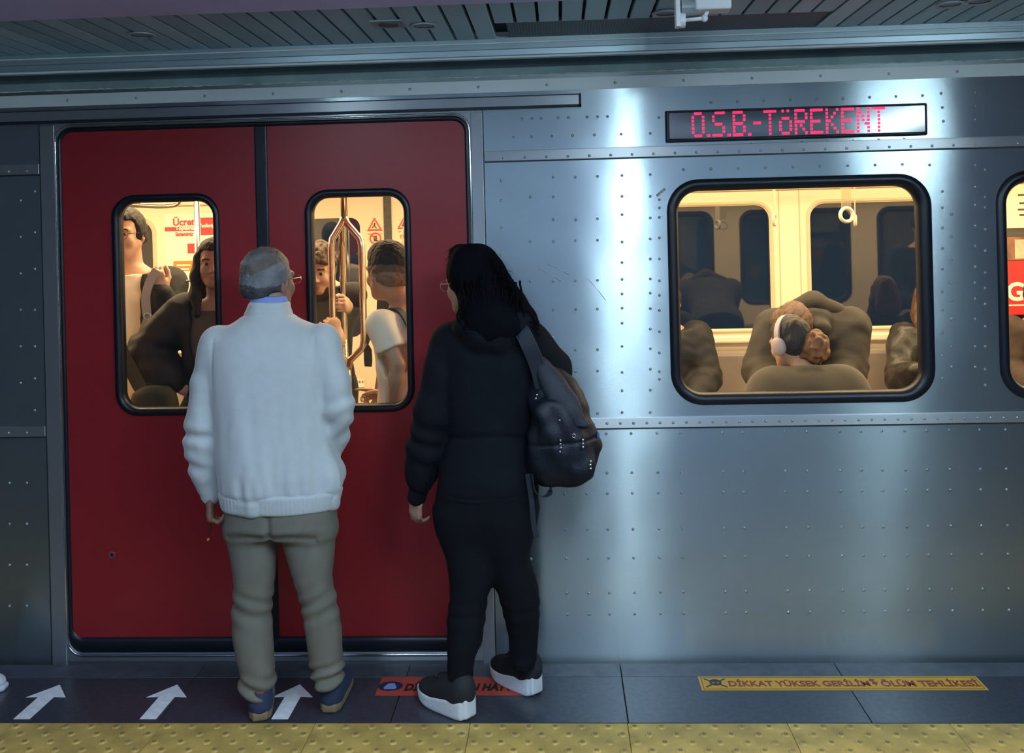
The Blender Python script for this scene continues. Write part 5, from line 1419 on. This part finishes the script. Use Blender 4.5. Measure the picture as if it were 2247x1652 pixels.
    def hair(self, m, style, seed=1):
        H = self.H; P = H.P; hs = Solid(.0045); amp = .0015; f = 200
        if style == 'short': cap_hair(H, hs, .010, .045, -.05)
        elif style == 'fade': cap_hair(H, hs, .0045, .040, -.062); hs.ell(P(0, .005, .070), np.array([.070, .090, .060]) * H.s, H.R, .02)
        elif style == 'curly':
            cap_hair(H, hs, .014, .052, -.045); rr = random.Random(seed)
            for _ in range(90):
                a, b = rr.uniform(0, 2 * pi), rr.uniform(-.05, 1.0); q = np.array([.088 * cos(a) * sqrt(max(0, 1 - b * b * .8)), -.012 + .108 * sin(a) * sqrt(max(0, 1 - b * b * .8)), .035 + .098 * b])
                if q[1] > .055 and q[2] < .05: continue
                r_ = rr.uniform(.012, .020); hs.ell(P(*q), np.array([r_] * 3), None, .008)
            amp = .002; f = 160
        elif style in ('long', 'bun'):
            cap_hair(H, hs, .012, .045, -.09)
            if style == 'long':
                for e in (-1, 1): hs.chain([P(e * .074, .018, .03), P(e * .086, .012, -.06), P(e * .088, .030, -.15), P(e * .082, .045, -.24)], [.022, .028, .030, .022], .02, (H.R[:, 0], .8))
                hs.chain([P(0, -.07, .0), P(0, -.085, -.10), P(0, -.075, -.22)], [.07, .08, .06], .03, (H.R[:, 1], .5))
            amp = .002; f = 120
        elif style == 'fringe_bald':
            cap_hair(H, hs, .004, .035, -.05)
            hs.cone(P(-.05, -.05, -.015), P(.05, -.05, -.015), .052 * H.s, .052 * H.s, .03)
            for e in (-1, 1): hs.ell(P(e * .068, -.02, .005), np.array([.014, .048, .036]) * H.s, H.R, .02)
        pick = None
        if style == 'fade':
            m = [m, mat('hair_fade_mid', (.085, .055, .036), .6, bump=.4, bscale=260, var=.3, vscale=30), mat('hair_fade_low', (.20, .12, .075), .6, bump=.3, bscale=260, var=.2, vscale=30)]
            def pick(C):
                q = H.local(C); z = q[:, 2] + .008 * waves(q, 70, 3); return np.where(z > .028, 0, np.where(z > -.008, 1, 2))
        if style == 'fringe_bald':
            m = [m, mat('scalp_thin', (.13, .07, .04), .6, bump=.3, bscale=200, var=.25, vscale=30)]
            def pick(C):
                q = H.local(C); return ((np.hypot(q[:, 0], q[:, 1] - .0) + .010 * waves(q, 50, 4) < .052) & (q[:, 2] > .06)).astype(int)
        o = link('hair', hs.mesh('hair', m, lambda V, N_: amp * waves(V, f, seed, 7, (1, 1, .4) if style in ('long',) else (1, 1, 1)), pick, 1), self.root)
        return o
CAM = pi                                            # facing the camera

# --- tall rider with round glasses, black open jacket
hp = at(277, 511, .66); z = hp[2]
p1 = Rider('person in round glasses, cream shirt and black jacket behind the left door window', float(hp[0]) + .0, .69, CAM + .06, (z - ZF) / 1.63 * 1.75, yaw=-.06, pitch=-.03)
p1.set_arm(-1, at(372, 735, .60), at(354, 640, .50), (at(338, 588, .47) - at(354, 640, .50)), (-.35, .9, .1), (.9, 1.2, .8))
p1.body(SK_L); p1.top(TEEC, 'shirt', .006, 'short', seed=4, neck_r=.055)
p1.top(JBLK, 'jacket', .020, 'long', -.14, .52, .007, .004, 1.05, .085, 7, neck_r=.062)
p1.bottom(CHARC); p1.hair(HDBR, 'short', 3); p1.H.glasses(p1.root, mat('glasses_dark', (.05, .04, .035), .3, .6), .024, .021)
# beige bag on that rider's shoulder
GREYS = mat('strap_grey', (0.40, 0.38, 0.35), .7, bump=.2, bscale=150); BEIG = mat('bag_beige', (0.66, 0.56, 0.44), .8, bump=.2, bscale=120)
YG = .74
tb = empty('backpack', tuple(at(390, 720, YG)), 'pale beige backpack with grey straps behind the black sleeve in the left door window', 'backpack')
bs = Solid(.006); bs.loft(rowsM([(598, 352, 366, .03, 0), (625, 352, 385, .05, 0), (642, 354, 428, .07, .02), (680, 356, 432, .08, .02), (760, 356, 432, .08, .02)], lambda a, b, c=0: at(a, b, YG + c)), n=3)
link('bag_body', bs.mesh('bag_body', BEIG, lambda V, N_: .004 * waves(V, 22, 9)), tb)
tube('bag_handle', bez([at(396, 642, .70), at(402, 622, .70), at(416, 616, .70), at(427, 626, .70), at(428, 642, .70)], 16), .006, GREYS, tb, 8)
ribbon('bag_strap', bez([at(345, 592, .46), at(330, 615, .455), at(320, 650, .45), at(322, 685, .46), at(324, 700, .47), at(314, 728, .50)], 24), (.3, -1, 0), .040, .006, GREYS, tb)
o = link('strap_buckle', torus_mesh('strap_buckle', .016, .004, mat('buckle_grey', (.45, .44, .42), .4, .5), 8, 6, 1), tb, tuple(at(324, 694, .45))); o.rotation_euler = (pi / 2, 0, 0)

# --- girl with long dark hair, hand on hip
hp = at(465, 576, .36)
p2 = Rider('person with long dark hair and brown-grey top, hand on hip, behind the left door window', float(hp[0]) + .012, .38, CAM + .12, (hp[2] - ZF) / 1.63 * 1.75, female=True, yaw=.16, pitch=.0)
p2.set_arm(1, at(322, 770, .33), at(378, 838, .30), (at(402, 852, .30) - at(378, 838, .30)), (.3, .6, -.6), (.3, .4, .3))
p2.body(SK_M); p2.top(TOPG, 'top', .004, 'short', -.10, .50, fold=.0015, seed=14, neck_r=.062)
j2 = p2.top(JBLK, 'jacket', .020, 'long', -.06, .50, .007, .007, 1.55, .10, 17, neck_r=.07)
p2.bottom(mat('camouflage_cotton', (0.20, 0.16, 0.10), .85, var=.7, vscale=14)); p2.hair(HDBR, 'long', 5)
# olive bag hanging low in that window
YO = .20
ob = empty('shoulder_bag', tuple(at(330, 895, YO)), 'olive green bag with a wide strap low in the left door window', 'bag')
OLV = mat('canvas_olive', (0.055, 0.052, 0.022), .85, bump=.2, bscale=140)
os_ = Solid(.006); os_.loft(rowsM([(846, 318, 372, .04, 0), (862, 296, 388, .06, 0), (900, 284, 392, .07, 0), (960, 290, 390, .07, 0)], lambda a, b, c=0: at(a, b, YO + c)), n=2.6)
link('bag_body', os_.mesh('bag_body', OLV, lambda V, N_: .006 * waves(V, 24, 10)), ob)
ribbon('bag_strap', bez([at(258, 752, .26), at(282, 800, .24), at(308, 850, .22), at(330, 880, .16)], 16), (0, -1, .2), .06, .005, OLV, ob)

# --- curly haired boy holding the pole
hp = at(697, 594, .74)
p3 = Rider('person with curly brown hair and black tee gripping the pole in the right door window', float(hp[0]) - .02, .83, CAM + .10, 1.74, lean=.10, yaw=-.02, pitch=-.16, headpos=hp)
gx = {k: float(at(k, 660, .62)[0]) for k in (735, 742, 750)}
pl = vx - hw
p3.set_arm(-1, at(716, 760, .90), at(764, 672, .735), (.08, -1, .12), (-1, 0, 0), (1.15, 1.1, .7))
p3.set_arm(1, at(700, 790, .66), at(743, 742, .57), (at(728, 700, .57) - at(743, 742, .57)), (-.5, .8, .1), (.9, 1.2, .9))
p3.body(SK_L, .0055, nose=.95); p3.top(TEEB, 'tee_shirt', .008, 'short', seed=24); p3.bottom(DENIM); p3.hair(hair_mat('curly_brown', (0.085, 0.052, 0.028), .5), 'curly', 8)

# --- boy with faded haircut, back to us
hp = at(851, 596, .24)
p4 = Rider('person with a faded haircut and cream tee, seen from behind in the right door window', float(at(890, 700, .26)[0]), .27, 1.05, (hp[2] - ZF) / 1.63 * 1.75, yaw=-.25, pitch=-.03, headpos=hp, hscale=1.12)
p4.set_arm(-1, at(872, 800, .09), at(864, 905, .10)); p4.set_arm(1, at(885, 830, .42), at(848, 868, .36), (-1, .05, .12), (0, -.7, -.6), ((.1, .1, .1), (.7, .8, .5), (.9, .9, .6), (1.0, 1.0, .6)))
p4.body(SK_M, .0062); p4.top(TEEC, 'tee_shirt', .010, 'short', seed=34, neck_r=.05); p4.bottom(DENIM)
p4.hair(hair_mat('fade_black', (0.016, 0.012, 0.010), .7), 'fade', 11)
ST = solid_strap = mat('strap_black', (.015, .014, .014), .7)
b4 = empty('backpack', tuple(p4.U(0, -.2, .3)), 'black backpack strap on the shoulder of the person in the cream tee', 'backpack')
ribbon('shoulder_strap', bez([p4.U(-.11, -.135, .30), p4.U(-.115, -.118, .44), p4.U(-.105, -.04, .525), p4.U(-.10, .06, .50), p4.U(-.115, .135, .40), p4.U(-.12, .14, .25)], 30), (0, 0, 1), .036, .008, ST, b4)
kb = Solid(.008); kb.loft([(-.02, 0, -.19, .13, .06), (.1, 0, -.20, .15, .075), (.3, 0, -.19, .14, .06), (.38, 0, -.17, .10, .04)], .02, 2.8, p4.O + p4.Ru @ np.array([.14, 0, 0]), p4.Ru); link('bag_body', kb.mesh('bag_body', ST), b4)

# --- another rider just showing behind
hp = at(917, 522, .95)
p5 = Rider('person half hidden behind the boy with the faded haircut, at the window edge', float(hp[0]), .97, .9, (hp[2] - ZF) / 1.63 * 1.75, headpos=hp, yaw=.2)
p5.body(SK_L, .008, eyes=False); p5.top(TEEB, 'tee_shirt', .008, 'short', h=.008); p5.bottom(DENIM); p5.hair(HDBR, 'short', 12)

# --- seated rider with headphones, back to the big window
hp = at(1733, 752, .42)
p6 = Rider('person with a curly auburn bun and olive coat, back to the big window', float(at(1765, 800, .36)[0]), .33, .0, 1.62, seated=True, female=True, yaw=.62, pitch=-.22, headpos=hp, hscale=1.02)
p6.body(SK_L, .006, eyes=False); p6.top(COATO, 'coat', .040, 'long', -.12, .53, fold=.002, puff=1.35, seed=44, neck_r=0, extra=lambda t: (t.ell(p6.U(0, -.03, .37), np.array([.285, .17, .19]), None, .06), t.chain([p6.U(-.075, .0, .53), p6.U(-.03, -.065, .55), p6.U(.03, -.065, .55), p6.U(.075, .0, .53)], [.025, .03, .03, .025], .02))); p6.bottom(CHARC)
p6.hair(hair_mat('dark_roots', (0.018, 0.013, 0.012), .5), 'bun', 13)
bu = Solid(.005); rr = random.Random(4); bc = at(1786, 762, .34)
bu.ell(bc, np.array([.062, .060, .070]), None, .02)
for _ in range(60):
    d = norm([rr.gauss(0, 1) for _ in range(3)]); bu.ell(bc + d * np.array([.060, .058, .068]), np.array([rr.uniform(.009, .016)] * 3), None, .007)
link('hair_bun', bu.mesh('hair_bun', hair_mat('bun_auburn', (0.20, 0.085, 0.030), .5), lambda V, N_: .004 * waves(V, 130, 15, 7)), p6.root)
bh = p6.H
hpn = empty('headphones', tuple(bh.c), 'pale lilac headphones worn by the person in the olive coat', 'headphones')
LIL = mat('headphone_lilac', (0.50, 0.42, 0.46), .4)
arc = [bh.P(.100 * cos(t), -.015, .005 + .126 * sin(t)) for t in [pi * (k / 20) for k in range(21)]]
ribbon('headband', arc, [norm(q - bh.P(0, -.015, .005)) for q in arc], .026, .010, LIL, hpn)
for e in (-1, 1):
    es_ = Solid(.004); es_.ell(bh.P(e * .098, -.012, -.012), np.array([.020, .036, .042]), bh.R, .005); es_.ell(bh.P(e * .084, -.012, -.012), np.array([.014, .034, .040]), bh.R, .008)
    link('ear_cup', es_.mesh('ear_cup', LIL), hpn)

# --- bowed rider over the seated one
p7 = Rider('balding person in a dark olive jacket bowing forward behind the seated person with the bun', float(at(1764, 700, 1.2)[0]), 1.46, CAM, 1.76, lean=1.12, pitch=-.85, headpos=at(1742, 716, .86))
p7.set_arm(1, at(1676, 812, .98), at(1705, 860, .80)); p7.set_arm(-1, at(1852, 812, .98), at(1825, 862, .80))
p7.body(SK_M, .006, eyes=False); p7.top(JOLV, 'jacket', .034, 'long', -.14, .55, fold=.006, puff=1.32, seed=54, neck_r=0, extra=lambda t: (t.ell(p7.U(0, -.01, .55), np.array([.085, .07, .08]), None, .04), t.ell(p7.U(0, .05, .60), np.array([.065, .05, .05]), None, .03))); p7.bottom(CHARC); p7.hair(HBRN, 'fringe_bald', 14)
hh = Solid(.006); hh.chain([p7.U(-.13, -.07, .50), p7.U(0, -.10, .57), p7.U(.13, -.07, .50)], [.045, .055, .045], .03); link('hood', hh.mesh('hood', JOLV, lambda V, N_: .005 * waves(V, 30, 16)), p7.root)

# --- riders on the far bench
p8 = Rider('person in a black leather jacket seated at the right edge of the big window', float(at(2042, 760, 2.33)[0]), 2.36, CAM, 1.68, seated=True, female=True)
p8.set_arm(1, at(1975, 835, 2.22), at(2008, 812, 2.02), (1, -.2, .0), (0, .5, -.8))
p8.body(SK_L, .008); p8.top(LEATH, 'leather_jacket', .028, 'long', seed=64, fold=.006, puff=1.3); p8.bottom(CHARC); p8.hair(HBRN, 'long', 15)
p9 = Rider('person in a dark jacket seated at the left edge of the big window', float(at(1468, 760, 2.33)[0]), 2.36, CAM, 1.74, seated=True)
p9.body(SK_M, .008); p9.top(JBLK, 'jacket', .028, 'long', seed=74, fold=.005, puff=1.3); p9.bottom(mat('trousers_taupe', (.11, .08, .055), .85)); p9.hair(HBLK, 'short', 16)
p10 = Rider('person in brown seated in the window that the right frame edge cuts', float(at(2285, 760, 2.33)[0]), 2.36, CAM, 1.74, seated=True)
p10.body(SK_T, .008); p10.top(mat('jacket_brown', (.05, .03, .02), .8, bump=.15, bscale=120), 'jacket', .026, 'long', seed=84, fold=.005, puff=1.25); p10.bottom(DENIM); p10.hair(HBLK, 'short', 17)
# --- riders further along the car, seen only mirrored in the far panes
p11 = Rider('person in striped tee and open blue jacket further along the car, mirrored in a pane', 3.12, 1.05, 0.10, 1.80)
p11.set_arm(-1, p11.U(-.25, .04, .15), p11.U(-.07, .22, .0), None, (0, -1, .2)); p11.set_arm(1, p11.U(.25, .04, .15), p11.U(.07, .24, .0), None, (0, -1, .2))
p11.body(SK_L, .008); p11.top(mat('tee_striped', (.75, .68, .58), .85), 'tee_shirt', .006, 'short', seed=94, stripes=mat('stripe_dark', (.08, .07, .07), .85)); p11.top(JBLU, 'jacket', .022, 'long', -.14, .52, .009, .003, 1.1, .075, 95, neck_r=.062); p11.bottom(DENIM); p11.hair(HDBR, 'short', 18)

# ------------------------------------------------------------------ a white sneaker just inside the left edge of the picture
sn = empty('sneaker', tuple(fl(-30, 1520)), 'white sneaker toe on the floor at the left frame edge', 'shoe')
shoe(sn, fl(-128, 1519), (1, .10), .25, mat('sneaker_white', (.72, .72, .74), .6), mat('sneaker_sole', (.66, .66, .70), .5), 1.0, .030, h=.005)
